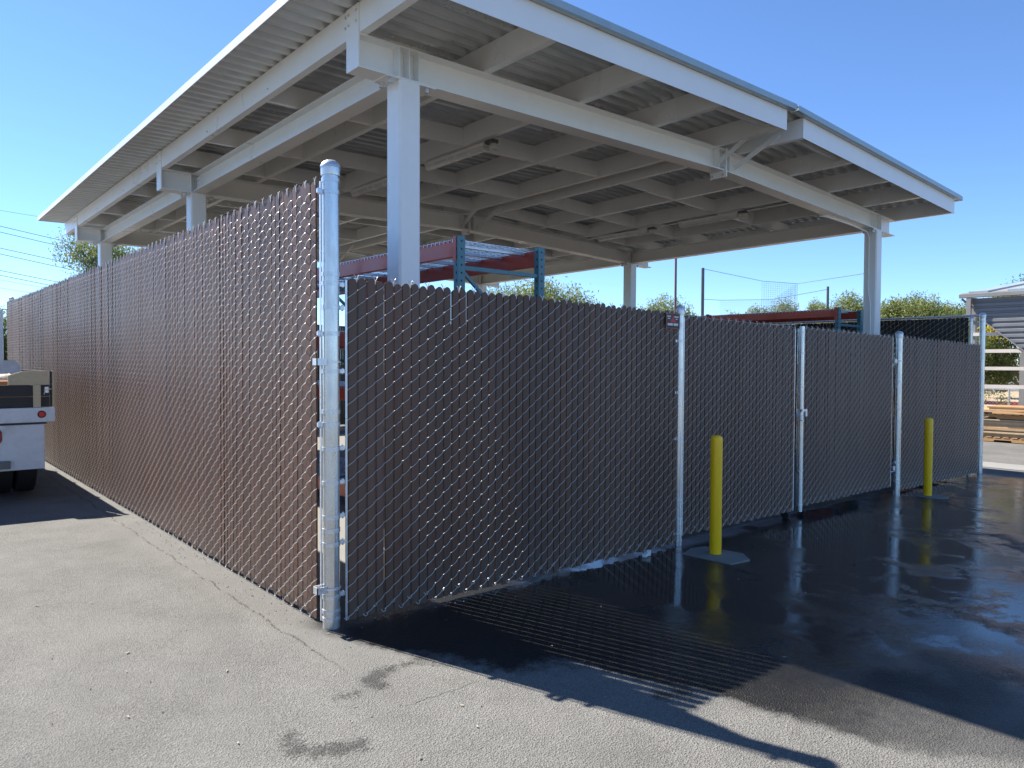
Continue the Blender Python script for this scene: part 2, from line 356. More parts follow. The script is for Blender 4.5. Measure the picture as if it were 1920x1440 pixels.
def obj(name, me, mat=None, parent=None, loc=None, rot=None):
    o = bpy.data.objects.new(name, me); COL.objects.link(o)
    if mat and not me.materials: me.materials.append(MAT[mat])
    if parent: o.parent = parent
    if loc: o.location = loc
    if rot: o.rotation_euler = rot
    return o
def tag(o, label, cat, group=None):
    o['label'] = label; o['category'] = cat
    if group: o['group'] = group
    return o
def thing(name, label, cat, loc=(0,0,0), rz=0, group=None):
    o = bpy.data.objects.new(name, None); COL.objects.link(o); o.empty_display_size = 0.2
    o.location = loc; o.rotation_euler = (0, 0, rz); return tag(o, label, cat, group)
def struct(o): o['kind'] = 'structure'; return o
def npmesh(name, V, Fq, flat=True):
    V = np.asarray(V, np.float32); Fq = np.asarray(Fq, np.int32)
    me = bpy.data.meshes.new(name); me.vertices.add(len(V)); me.vertices.foreach_set('co', V.ravel())
    k = Fq.shape[1]; me.loops.add(Fq.size); me.loops.foreach_set('vertex_index', Fq.ravel())
    me.polygons.add(len(Fq)); me.polygons.foreach_set('loop_start', np.arange(0, Fq.size, k, dtype=np.int32))
    me.update(calc_edges=True); me.validate()
    if flat: me.shade_flat()
    return me

# ------------------------------------------------------------------ ground
def sheet(name, mat, xs, ys, dz=0.0):
    V = []; Fc = []
    for y in ys:
        for x in xs: V.append((x, y, g(x, y)+dz))
    n = len(xs)
    for j in range(len(ys)-1):
        for i in range(n-1): Fc.append((j*n+i, j*n+i+1, (j+1)*n+i+1, (j+1)*n+i))
    return struct(obj(name, npmesh(name, V, Fc), mat))
sheet('asphalt_ground', 'asphalt', [-900, -60, -10, 30, 120, 900], [-900, -60, -10, 18, 120, 900])
sheet('concrete_pad', 'concrete', [0.35, 12.4], [0.55, 14.2], 0.006)
sheet('concrete_gutter', 'gutter_concrete', [13.75, 14.75], [-10, 18], 0.006)
sheet('dirt_field', 'dirt', [29.0, 30, 44.5], [-40, -10, 18, 60], 0.008)
sheet('dirt_verge', 'dirt', [48.0, 70], [-40, -10, 18, 60], 0.008)

# ------------------------------------------------------------------ chain-link fences with slats
PITCH_S, VP_, WR = 0.070, 0.100, 0.0025
def slat_mesh(name, H, w0=0.0652, top_cut=True, mat='slat', pr=0.006):
    # shallow hat profile: proud centre, recessed wings; dog-eared top
    prof = [(-w0/2, 0.0015), (-0.0255, 0.001), (-0.0232, -pr), (-0.007, -pr-0.0006), (0.007, -pr-0.0006), (0.0232, -pr), (0.0255, 0.001), (w0/2, 0.0015)]
    if pr < 0.0015: prof = [(-w0/2, 0.009), (-w0/2, 0.0012), (-w0/2+0.0015, 0.0), (-0.008, -0.0002), (0.008, -0.0002), (w0/2-0.0015, 0.0), (w0/2, 0.0012), (w0/2, 0.009)]
    V = []; Fc = []; n = len(prof); levels = 2
    for (x, y) in prof: V.append((x, y, 0.0))
    for (x, y) in prof:
        cut = 0.022*max(0, (abs(x)-0.014)/0.018) if top_cut else 0
        V.append((x, y, H-cut))
    for (x, y) in prof: V.append((x, y+0.0018, 0.0))
    for (x, y) in prof:
        cut = 0.022*max(0, (abs(x)-0.014)/0.018) if top_cut else 0
        V.append((x, y+0.0018, H-cut))
    for i in range(n-1):
        Fc.append((i, i+1, n+i+1, n+i)); Fc.append((2*n+i+1, 2*n+i, 3*n+i, 3*n+i+1)); Fc.append((n+i, n+i+1, 3*n+i+1, 3*n+i))
    Fc += [(0, n, 3*n, 2*n), (n-1, 3*n-1, 4*n-1, 2*n-1)]
    me = npmesh(name, V, Fc); me.materials.append(MAT[mat]); return me

def wire_fabric(name, N, H, slope=0.0, z0=0.03, wob=None, dfront=0.0155, dback=0.012, spikes=True):
    """woven wires of one panel: local x along the fence, -y = outside face"""
    turns = int((H-0.02)/VP_)
    s_front = np.array([0.0, 0.10, 0.3, 0.5, 0.7, 0.90]); s_back = np.array([0.0, 0.15, 0.5, 0.85])
    Vall = []; Fall = []; base = 0; sides = 4
    def tube_np(P, r, sides=4):
        P = np.asarray(P); T = np.gradient(P, axis=0); T /= np.linalg.norm(T, axis=1)[:, None]+1e-9
        ref = np.array([0.0, 1.0, 0.15]); A = np.cross(T, ref); A /= np.linalg.norm(A, axis=1)[:, None]+1e-9
        B = np.cross(T, A); ang = np.arange(sides)*2*np.pi/sides+0.785
        V = P[:, None, :]+r*(A[:, None, :]*np.cos(ang)[None, :, None]+B[:, None, :]*np.sin(ang)[None, :, None])
        n = len(P); i = np.arange(n-1)[:, None]*sides; k = np.arange(sides)[None, :]; k2 = (k+1) % sides
        Fq = np.stack([i+k, i+k2, i+sides+k2, i+sides+k], -1).reshape(-1, 4)
        return V.reshape(-1, 3), Fq
    for i in range(N):
        x0 = i*PITCH_S; off = z0+(i % 2)*VP_/2; P = []
        nt_ = turns if i % 2 == 0 else turns-0
        dx = 0.0
        for t in range(nt_):
            zz = off+t*VP_; jit = RS.normal(0, 0.0012)
            for s_ in s_front: P.append((x0+PITCH_S*s_, -dfront*math.sin(math.pi*min(max(s_, .02), .98))**0.6*(1+RS.normal(0, 0.05)), zz+VP_/2*s_+jit))
            for s_ in s_back: P.append((x0+PITCH_S*(1-s_), dback*math.sin(math.pi*s_)**0.6, zz+VP_/2+VP_/2*s_))
        P = np.array(P); P[:, 2] = np.minimum(P[:, 2], H-0.005)
        P[:, 2] += slope*P[:, 0]
        V, Fq = tube_np(P, WR); Vall.append(V); Fall.append(Fq+base); base += len(V)
        if spikes:
            # twisted selvage on top, hooked knuckle at the bottom
            zt = H+slope*x0; a = RS.uniform(-0.3, 0.3)
            for q in ((0.010, 0.0), (-0.012, 0.004)):
                xx = x0+PITCH_S*((i+1) % 2)
                S = np.array([(xx, -0.004, zt-0.03), (xx+q[0]*0.3, -0.006, zt-0.005), (xx+q[0]+0.01*a, -0.008+q[1], zt+0.010), (xx+q[0]*1.6+0.012*a, -0.004, zt+0.020)])
                V, Fq = tube_np(S, WR); Vall.append(V); Fall.append(Fq+base); base += len(V)
            zb = off+slope*x0
            S = np.array([(x0+PITCH_S*0.15, -0.010, zb+0.010), (x0+0.0, -0.012, zb-0.012), (x0-0.014, -0.010, zb-0.016), (x0-0.028, -0.006, zb+0.004)])
            V, Fq = tube_np(S, WR); Vall.append(V); Fall.append(Fq+base); base += len(V)
    me = npmesh(name, np.concatenate(Vall), np.concatenate(Fall), False); me.materials.append(MAT['wire']); return me

def add_slats(root, me, N, slope, z0, jit=1.0, zj=0.006, x_off=0.0, H_ref=False):
    for i in range(N):
        x = (i+0.5)*PITCH_S+x_off
        o = obj('slat', me, None, root)
        r = (-9.0 if (H_ref and i < 34) else -6.5)+RS.normal(0, 0.9)*jit
        if RS.rand() < 0.035*jit: r -= RS.uniform(1.5, 4.0)
        o.location = (x+RS.normal(0, 0.0006)*jit, RS.normal(0, 0.0008), z0+slope*x+RS.normal(0, zj))
        o.rotation_euler = (RS.normal(0, 0.0009), RS.normal(0, 0.0004)*jit, math.radians(r))

def dome_cap(mb, c, r):
    mb.lathe(c, [(r*1.10, -0.05), (r*1.12, -0.045), (r*1.12, 0.0), (r*1.2, 0.002), (r*1.18, 0.014), (r*0.95, 0.034), (r*0.55, 0.048), (r*0.1, 0.053)], 24)
def band_mesh(r, h=0.024, t=0.0035, ear=None):
    mb = MB(); n = 24; vs = []
    mb.lathe((0, 0, 0), [(r*0.98, -h/2), (r+t, -h/2), (r+t, h/2), (r*0.98, h/2)], n)
    if ear is not None:
        dx, dy = ear
        if dx: mb.box(min(dx*r*0.9, dx*(r+0.040)), max(dx*r*0.9, dx*(r+0.040)), -0.008, 0.008, -h/2, h/2); mb.lathe((dx*(r+0.028), 0, 0), [(0.006, -0.02), (0.009, -0.012), (0.009, 0.012), (0.006, 0.02)], 6)
        if dy: mb.box(-0.008, 0.008, min(dy*r*0.9, dy*(r+0.040)), max(dy*r*0.9, dy*(r+0.040)), -h/2, h/2); mb.lathe((0, dy*(r+0.028), 0), [(0.006, -0.02), (0.009, -0.012), (0.009, 0.012), (0.006, 0.02)], 6)
    return mb.mesh('band', True)
def make_post(root, name, loc, r, h, bands_list=()):
    """pipe with dome cap and bands; loc = base in parent space"""
    mb = MB(); mb.lathe((0, 0, 0), [(r, -0.15), (r, h*0.25), (r, h*0.5), (r, h*0.75), (r, h)], 28)
    p = obj(name, mb.mesh(name, True), 'galv', root, loc)
    mb = MB(); dome_cap(mb, (0, 0, h), r); obj('cap', mb.mesh('cap', True), 'galv_band', p)
    cache = {}
    for (z, ear) in bands_list:
        key = ear
        if key not in cache: cache[key] = band_mesh(r, 0.026, 0.0035, ear)
        obj('band', cache[key], 'galv_band', p, (0, 0, z), (0, 0, 0))
    return p

# --- tall fence on the left (runs along +Y, seen from -X)
tall = thing('slatted_fence', 'tall brown slatted chain-link fence receding along the left, ending at the capped corner post', 'fence', (0, 0, 0))
LH = 2.90; NL = 203
fab = bpy.data.objects.new('fabric', None); # placement helper: parts are placed straight in the fence's space
bpy.data.objects.remove(fab)
run = Matrix.Translation((-0.028, 14.36, 0)) @ Matrix.Rotation(-math.pi/2, 4, 'Z')
me = slat_mesh('slat_tall', LH-0.02, 0.0615, pr=0.0)
for i in range(NL):
    x = (i+0.5)*PITCH_S; yy = 14.36-x
    r = 0.8+RS.normal(0, 1.9)+1.6*math.sin(yy*1.9+0.8*math.sin(yy*0.7))+1.0*math.sin(yy*5.3+1.0)
    if RS.rand() < 0.06: r += RS.choice([-1.0, 1.0])*RS.uniform(3.0, 7.0)
    o = obj('slat', me, None, tall)
    o.location = (-0.028+RS.normal(0, 0.0010), yy+RS.normal(0, 0.0008), g(0, yy)+0.028+RS.normal(0, 0.007))
    o.rotation_euler = (RS.normal(0, 0.0005), RS.normal(0, 0.0006), -math.pi/2+math.radians(r))
me = wire_fabric('wire_mesh', NL, LH, -GY)
V = np.empty(len(me.vertices)*3, np.float32); me.vertices.foreach_get('co', V); V = V.reshape(-1, 3)
xl = V[:, 0].copy(); dep = V[:, 1].copy()
V[:, 0] = -0.028+dep; V[:, 1] = 14.36-xl; V[:, 2] += g(0, 14.36)
me.vertices.foreach_set('co', V.ravel()); me.update()
obj('wire_mesh', me, None, tall)
zs = lambda v: v
cb = [(2.876, None), (2.80, (-1, 0)), (2.28, None), (2.22, (1, 0)), (2.07, (1, 0)), (1.90, (-1, 0)), (1.66, (1, 0)), (1.40, None), (1.32, (-1, 0)), (1.16, (1, 0)), (0.94, (1, 0)), (0.72, (1, 0)), (0.635, None), (0.545, (1, 0)), (0.205, (1, 0)), (0.11, None), (0.06, None)]
cp = make_post(tall, 'corner_post', (0, 0, 0), 0.054, 2.955, cb)
mb = MB()      # square clamp plates seen left of the corner post
for z in (1.72, 0.26):
    mb.box(-0.115, -0.045, -0.035, -0.029, z-0.022, z+0.022); mb.box(-0.115, -0.109, -0.035, 0.03, z-0.022, z+0.022); mb.box(-0.115, -0.045, 0.024, 0.03, z-0.022, z+0.022)
    mb.lathe((0, 0, z), [(0.055, -0.006), (0.062, -0.006), (0.062, 0.006), (0.055, 0.006)], 24)
mb.build('clamp', 'galv_band', cp)
MB().bar((-0.072, -0.002, 0.06), (-0.072, -0.002, 2.86), 0.016, 0.006, (1, 0, 0)).build('tension_bar', 'galv_band', tall)
make_post(tall, 'end_post', (0.06, 14.42, g(0, 14.4)), 0.045, 2.98, [(2.4, None), (1.6, None)])
for yy in (2.9, 5.8, 8.7, 11.6): make_post(tall, 'line_post', (0.045, yy, g(0, yy)), 0.03, 2.78)

# --- short fence panels on the front (along +X, seen from -Y)
def front_panel(name, label, cat, xa, xb, H, gap, frame=False, jit=1.0, group=None):
    root = thing(name, label, cat, (xa, 0, g(xa, 0)), 0, group)
    N = int(round((xb-xa)/PITCH_S)); s = GX
    me = slat_mesh('slat_'+name, H-gap-0.01)
    add_slats(root, me, N, s, gap, jit, H_ref=(xa < 1))
    o = obj('wire_mesh', wire_fabric('wire_mesh', N, H-0.01, s, gap+0.015), None, root)
    W = N*PITCH_S
    for xx in (-0.008, W+0.008):
        MB().bar((xx, -0.004, gap+s*xx), (xx, -0.004, H-0.03+s*xx), 0.014, 0.005, (0, 1, 0)).build('tension_bar', 'galv_band', root)
    return root, W
front_panel('front_fence', 'brown slatted fence panel from the tall corner post to the post with the sign', 'fence', 0.115, 3.655, 2.285, 0.025, jit=1.0)
g1, W1 = front_panel('gate_leaf', 'brown slatted gate leaf behind the nearer yellow bollard', 'gate', 3.79, 5.96, 2.265, 0.085, jit=0.6, group='gate leaves')
g2, W2 = front_panel('gate_leaf', 'brown slatted gate leaf to the right of the gate latch', 'gate', 6.16, 8.76, 2.275, 0.115, jit=0.6, group='gate leaves')
front_panel('front_fence', 'brown slatted fence panel behind the farther yellow bollard', 'fence', 9.06, 12.46, 2.285, 0.03, jit=0.8)
def gate_frame(root, W, H, gap, latch_side, hang_side):
    s = GX; r = 0.024; y = 0.034
    for nm, xx in (('stile', -0.012), ('stile', W+0.012)):
        rr = r if xx*latch_side < 0 or latch_side == 0 else r
        o = MB().tube([(xx, 0 if nm == 'x' else y, gap-0.01+s*xx), (xx, y, H-0.03+s*xx)], r, 16).build(nm, 'galv', root, True)
    for z in (gap+0.03, H*0.52, H-0.06):
        MB().tube([(0, y+0.004, z), (W, y+0.004, z+s*W)], r*0.9, 12).build('rail', 'galv', root, True)
gate_frame(g1, W1, 2.265, 0.085, 1, -1)
gate_frame(g2, W2, 2.275, 0.115, -1, 1)
# front stile pipe of the right-hand leaf stands forward of its fabric and carries the fork latch
st = MB().tube([(-0.045, -0.012, 0.06), (-0.045, -0.012, 2.27)], 0.029, 20); st.build('latch_stile', 'galv', g2, True)
mb = MB()
for z in (0.14, 0.55, 1.15, 1.55, 1.95, 2.2): mb.lathe((-0.045, -0.012, z), [(0.028, -0.012), (0.032, -0.012), (0.032, 0.012), (0.028, 0.012)], 20); mb.box(-0.02, 0.012, -0.018, -0.012, z-0.012, z+0.012)
mb.build('band', 'galv_band', g2, True)
mb = MB(); mb.box(-0.13, 0.03, -0.052, -0.044, 1.26, 1.285); mb.box(-0.13, -0.10, -0.052, 0.0, 1.20, 1.29); mb.box(0.0, 0.035, -0.05, -0.01, 1.20, 1.285); mb.lathe((-0.115, -0.05, 1.19), [(0.012, -0.04), (0.016, -0.03), (0.016, 0.03)], 8); mb.lathe((-0.045, -0.012, 1.27), [(0.028, -0.02), (0.035, -0.02), (0.035, 0.02), (0.028, 0.02)], 16)
mb.build('latch', 'galv_band', g2)
for root, xx in ((g1, W1-0.10), (g2, 0.08)):
    mb = MB(); z = GX*xx
    mb.tube([(xx-0.02, 0.03, 0.045+z), (xx+0.02, 0.03, 0.045+z)], 0.045, 16); mb.build('wheel', 'rubber', root, True)
    mb = MB(); mb.bar((xx-0.03, 0.03, 0.04+z), (xx-0.03, 0.03, 0.17+z), 0.008, 0.03); mb.bar((xx+0.03, 0.03, 0.04+z), (xx+0.03, 0.03, 0.17+z), 0.008, 0.03); mb.build('wheel_fork', 'steel_dark', root)
for z in (0.36, 1.90):      # hinges of the right leaf, reaching the post
    mb = MB(); zz = z+GX*W2
    mb.tube([(W2+0.012, 0.02, zz+0.03), (W2+0.15, -0.01, zz+0.03)], 0.008, 8); mb.tube([(W2+0.02, 0.0, zz-0.04), (W2+0.10, -0.03, zz-0.02)], 0.009, 8)
    mb.lathe((W2+0.012, 0.034, zz), [(0.025, -0.02), (0.03, -0.02), (0.03, 0.03), (0.025, 0.03)], 16); mb.box(W2+0.03, W2+0.10, -0.03, -0.022, zz-0.01, zz+0.045)
    mb.build('hinge', 'galv_band', g2, True)
for z in (0.36, 1.85):
    mb = MB(); mb.tube([(-0.06, 0.03, z), (0.0, 0.03, z)], 0.01, 8); mb.lathe((-0.012, 0.034, z), [(0.025, -0.02), (0.03, -0.02), (0.03, 0.02), (0.025, 0.02)], 14); mb.build('hinge', 'galv_band', g1, True)
p1 = thing('gate_post', 'slim galvanized gate post with dome cap, standing beside the small sign', 'post', (3.722, 0, g(3.72, 0)), 0, 'gate posts')
make_post(p1, 'pipe', (0, 0, 0), 0.036, 2.30, [(2.16, None), (2.0, (-1, 0)), (1.72, None), (1.50, (-1, 0)), (1.05, (-1, 0)), (0.78, None), (0.45, None), (0.27, None), (0.12, (-1, 0)), (0.05, None)])
p2 = thing('gate_post', 'thick galvanized gate post with rust streak, left of the farther bollard', 'post', (8.985, 0, g(8.98, 0)), 0, 'gate posts')
make_post(p2, 'pipe', (0, 0, 0), 0.046, 2.30, [(2.08, None), (1.92, (-1, 0)), (1.62, None), (1.22, None), (1.05, None), (0.9, None), (0.45, (-1, 0)), (0.18, None)])

# --- tall dark side fence on the far right (along +Y at x = 12.6)
side = thing('slatted_side_fence', 'tall black slatted side fence with top rail, seen above the front fence at right', 'fence', (12.6, 0, g(12.6, 0)))
make_post(side, 'corner_post', (0, 0, 0), 0.047, 2.80, [(2.7, None), (2.05, None), (1.7, None), (1.2, None), (0.8, None), (0.3, None)])
MB().tube([(0.03, 0.02, 2.80), (0.03, 14.3, 2.80+GY*14)], 0.024, 14).build('top_rail', 'galv', side, True)
make_post(side, 'line_post', (0.03, 3.6, 0.0), 0.03, 2.78); make_post(side, 'line_post', (0.03, 7.2, 0.02), 0.03, 2.78); make_post(side, 'line_post', (0.03, 10.8, 0.04), 0.03, 2.78); make_post(side, 'end_post', (0.03, 14.36, 0.06), 0.04, 2.95)
make_post(side, 'brace_post', (-0.06, 0.16, 0.0), 0.03, 2.74)
NS = 200
me = slat_mesh('slat_side', 2.735, 0.0675, False, 'slat_black', 0.003)
for i in range(NS):
    o = obj('slat', me, None, side, (0.0, 0.22+(i+.5)*PITCH_S, 0.04+RS.normal(0, .004)), (0, 0, -math.pi/2+math.radians(RS.normal(0, 1.2))))
me = wire_fabric('wire_mesh', NS, 2.76, 0.0)
V = np.empty(len(me.vertices)*3, np.float32); me.vertices.foreach_get('co', V); V = V.reshape(-1, 3)
xl = V[:, 0].copy(); dep = V[:, 1].copy(); V[:, 0] = dep; V[:, 1] = 0.22+NS*PITCH_S-xl
me.vertices.foreach_set('co', V.ravel()); me.update(); obj('wire_mesh', me, None, side)

# --- back fence closing the yard (glimpsed only through gaps)
bk = thing('back_fence', 'dark slatted fence at the back of the yard, glimpsed through gaps in the front', 'fence', (0.1, 14.42, g(0, 14.4)))
me = slat_mesh('slat_back', 2.78, 0.0675, False, 'slat_black', 0.003)
for i in range(177): obj('slat', me, None, bk, (0.1+(i+.5)*PITCH_S, 0, 0.04+GX*(i*PITCH_S)), (0, 0, math.radians(RS.normal(0, 1.0))))
for z in (0.2, 1.5, 2.8): MB().tube([(0, 0.03, z), (12.45, 0.03, z+GX*12.45)], 0.022, 10).build('rail', 'galv', bk, True)
for xx in (3.1, 6.2, 9.3): make_post(bk, 'line_post', (xx, 0.06, GX*xx), 0.03, 2.9)
# --- warning sign wired to the fence beside the slim post
sg = thing('sign', 'small black sign with red emblem and white lettering, wired to the fence top', 'sign', (3.565, -0.03, 2.185+g(3.5, 0)))
MB().box(-0.105, 0.105, 0.0, 0.004, -0.075, 0.075).build('plate', 'sign_black', sg)
mb = MB()
for a in ((-0.105, 0.105, 0.067, 0.075), (-0.105, 0.105, -0.075, -0.067), (-0.105, -0.097, -0.067, 0.067), (0.097, 0.105, -0.067, 0.067)): mb.box(a[0], a[1], -0.002, 0.0, a[2], a[3])
mb.build('border', 'sign_border', sg)
MB().prism([(-0.045, -0.015), (0.045, -0.015), (0.03, 0.01), (0.012, 0.02), (0.006, 0.045), (-0.006, 0.045), (-0.012, 0.02), (-0.03, 0.01)], -0.0025, 0.0).build('emblem', 'sign_red', sg)
mb = MB()
for a in ((-0.088, -0.035, 0.038, 0.047), (0.02, 0.088, 0.034, 0.044), (-0.08, -0.045, 0.018, 0.026), (0.045, 0.07, 0.014, 0.022)): mb.box(a[0], a[1], -0.0025, 0.0, a[2], a[3])
xx = -0.083
for wv in (.014, .02, .012, .02, .016, -.012, .02, .018, .014, .02):
    if wv < 0: xx -= wv; continue
    mb.box(xx, xx+wv-0.003, -0.0025, 0.0, -0.045, -0.023); xx += wv
mb.build('lettering', 'sign_white', sg)
mb = MB()
for a in (-0.095, 0.095):
    for b in (-0.065, 0.065): mb.tube([(a, -0.004, b), (a*1.1, 0.0, b*1.15), (a*1.15, 0.03, b*1.2)], 0.0018, 5)
mb.build('tie_wire', 'wire', sg)

# ------------------------------------------------------------------ bollards
def bollard(x, y, label, square):
    z = g(x, y); b = thing('bollard', label, 'bollard', (x, y, z), 0, 'yellow bollards')
    r = 0.055; mb = MB(); n = 48; prof = []
    hh = 1.10
    vs = []; fs = []
    lev = [(r*1.0, 0.0), (r, 0.02), (r, 0.55), (r, hh-0.03), (r*0.985, hh-0.012), (r*0.9, hh+0.002), (r*0.62, hh+0.013), (r*0.2, hh+0.018)]
    for (rr, zz) in lev:
        for k in range(n):
            t = 2*math.pi*k/n; fl = 1-0.016*(0.5+0.5*math.cos(8*t))**6
            vs.append((rr*fl*math.cos(t), rr*fl*math.sin(t), zz))
    for i in range(len(lev)-1):
        for k in range(n): fs.append((i*n+k, i*n+(k+1) % n, (i+1)*n+(k+1) % n, (i+1)*n+k))
    fs.append(tuple(range((len(lev)-1)*n, len(lev)*n))); mb.add(vs, fs)
    mb.build('sleeve', 'yellow', b, True)
    mb = MB()
    if square:
        c = [(-0.21, -0.30), (0.05, -0.33), (0.20, -0.17), (0.16, 0.22), (0.0, 0.27), (-0.24, 0.20)]
        mb.prism(c, -0.05, 0.014, 'z')
    else:
        mb.lathe((0.02, -0.05, 0), [(0.20, -0.05), (0.215, 0.006), (0.19, 0.012), (0.02, 0.013)], 32)
    mb.build('footing', 'footing', b, False, 0.006)
    return b
bollard(3.685, -0.45, 'nearer yellow bollard on a square concrete patch in front of the gate', True)
bollard(9.09, -0.38, 'farther yellow bollard on a round concrete collar, right of the thick gate post', False)

# ------------------------------------------------------------------ canopy
can = thing('canopy', 'large white steel canopy with corrugated low gable roof over the fenced yard', 'canopy', (0, 0, 0))
X1, Y1, WC, SP, WID = 1.287, 1.206, 0.2236, 5.525, 9.781
XR = 6.35; YC = [Y1+WC/2+i*SP for i in range(3)]
SY = -0.008
def ys(y): return SY*(y-1.3)
def zb(x): return (4.200+(x-0.9)*0.0165) if x < XR else (4.200+(XR-0.9)*0.0165-(x-XR)*0.0400)
BD = 0.285; PD = 0.25
def zt(x): return zb(x)+BD
def shear(mb):
    mb.v = [(a, b, c+ys(b)) for a, b, c in mb.v]; return mb
def ibeam_x(mb, xa, xb, yc, depth=BD, bf=0.20, tf=0.014, tw=0.010):
    for (o0, o1, hw) in ((0, tf, bf/2), (depth-tf, depth, bf/2), (tf, depth-tf, tw/2)):
        vs = []
        for x in (xa, xb):
            for y, o in ((yc-hw, o0), (yc+hw, o0), (yc+hw, o1), (yc-hw, o1)): vs.append((x, y, zb(x if x != XR else XR-1e-6)+o))
        mb.add(vs, [(0,3,2,1),(4,5,6,7),(0,1,5,4),(1,2,6,5),(2,3,7,6),(3,0,4,7)])
for fi, yc in enumerate(YC):
    for side_, x in ((0, X1), (1, X1+WID)):
        gz = g(x, yc); top = zb(x+WC/2)+ys(yc)-0.014
        mb = MB(); ch = 0.018; a = WC/2
        poly = [(-a+ch, -a), (a-ch, -a), (a, -a+ch), (a, a-ch), (a-ch, a), (-a+ch, a), (-a, a-ch), (-a, -a+ch)]
        mb.prism([(x+WC/2+p, yc+q) for p, q in poly], gz-0.05, top, 'z')
        c = mb.build('column', 'white_steel', can, True)
        mb = MB(); mb.box(x-0.13, x+WC+0.16, yc-0.115, yc+0.115, top, top+0.0139)
        mb.build('cap_plate', 'white_steel', c)
        mb = MB()
        for bx in (x-0.07, x+WC+0.08):
            for by in (yc-0.075, yc+0.075):
                mb.lathe((bx, by, top), [(0.012, -0.045), (0.024, -0.042), (0.024, -0.018), (0.026, -0.016), (0.026, -0.001)], 6)
        mb.build('bolt', 'bolt', c)['kind'] = 'stuff'
        mb = MB(); mb.box(x-0.07, x+WC+0.07, yc-0.18, yc+0.18, gz+0.012, gz+0.035); mb.build('base_plate', 'white_steel', c)
    for half, (xa, xb) in enumerate(((0.90, XR-0.012), (XR+0.012, 11.85))):
        mb = MB(); ibeam_x(mb, xa, xb, yc); gd = shear(mb).build('girder', 'white_steel', can)
        mb = MB()      # web stiffeners over the column
        xc = X1 if half == 0 else X1+WID
        for xs_ in (xc+0.01, xc+WC*0.5, xc+WC-0.01):
            for sg_ in (-1, 1):
                y0, y1 = sorted((yc+sg_*0.006, yc+sg_*0.097)); z0 = zb(xs_)
                mb = MB().box(xs_-0.005, xs_+0.005, y0, y1, z0+0.0145, z0+BD-0.0145)
                shear(mb).build('stiffener', 'white_steel', gd)
    # left end plate that also carries the outer purlin
    mb = MB(); mb.box(0.886, 0.8995, yc-0.1025, yc+0.1025, zb(0.9)-0.003, zt(0.9)+PD-0.006); shear(mb).build('end_plate', 'white_steel', can)
    mb = MB(); mb.box(XR-0.0115, XR+0.0115, yc-0.125, yc+0.125, zb(XR)-0.085, zt(XR)+0.006); rp = shear(mb).build('ridge_plate', 'white_steel', can)
    mb = MB()
    for by in (-0.085, 0.085):
        for bz in (-0.05, 0.05, 0.17, 0.24):
            mb.tube([(XR-0.035, yc+by, zb(XR)+bz), (XR+0.035, yc+by, zb(XR)+bz)], 0.013, 6)
    shear(mb).build('bolt', 'bolt', rp)['kind'] = 'stuff'
    mb = MB()
    for xs_ in (XR-0.13, XR+0.12):
        for sg_ in (-1, 1):
            y0, y1 = sorted((yc+sg_*0.006, yc+sg_*0.097)); mb = MB().box(xs_-0.005, xs_+0.005, y0, y1, zb(xs_)+0.0145, zb(xs_)+BD-0.0145)
            shear(mb).build('stiffener', 'white_steel', rp)
    # ridge knee braces
    for sg_ in (-1, 1):
        if sg_ == 1 and fi == 2: continue
        mb = MB(); mb.bar((6.585, yc+sg_*0.10, zb(XR)+0.05), (6.635, yc+sg_*0.72, zt(6.6)+0.10), 0.006, 0.05, (1, 0, 0.2)); mb.bar((6.562, yc+sg_*0.10, zb(XR)+0.07), (6.612, yc+sg_*0.72, zt(6.6)+0.12), 0.05, 0.006, (1, 0, 0.2))
        shear(mb).build('knee_brace', 'white_steel', can)
        mb = MB(); mb.bar((6.20, yc+sg_*0.10, zb(XR)+0.08), (6.17, yc+sg_*0.52, zt(6.15)+0.02), 0.05, 0.006, (1, 0, 0.2)); mb.bar((6.225, yc+sg_*0.10, zb(XR)+0.07), (6.195, yc+sg_*0.52, zt(6.15)+0.01), 0.006, 0.045, (1, 0, 0.2))
        shear(mb).build('knee_brace', 'white_steel', can)
# eave beams between columns
for x in (X1+WC/2, X1+WID+WC/2):
    for i in range(2):
        ya, yb_ = YC[i]+0.105, YC[i+1]-0.105; z0 = zb(x)+0.004; d = BD-0.03; mb = MB()
        mb.box(x-0.09, x+0.09, ya, yb_, z0, z0+0.013); mb.box(x-0.09, x+0.09, ya, yb_, z0+d-0.013, z0+d); mb.box(x-0.005, x+0.005, ya, yb_, z0+0.013, z0+d-0.013)
        e = shear(mb).build('eave_beam', 'white_steel', can)
        mb = MB()
        for yy in (ya+0.03, yb_-0.06):
            mb.box(x-0.013, x-0.0052, yy, yy+0.1, z0+0.04, z0+d-0.04)
            for k in range(3): mb.tube([(x-0.03, yy+0.05, z0+0.08+k*0.06), (x-0.012, yy+0.05, z0+0.08+k*0.06)], 0.012, 6)
        shear(mb).build('shear_tab', 'white_steel', e)
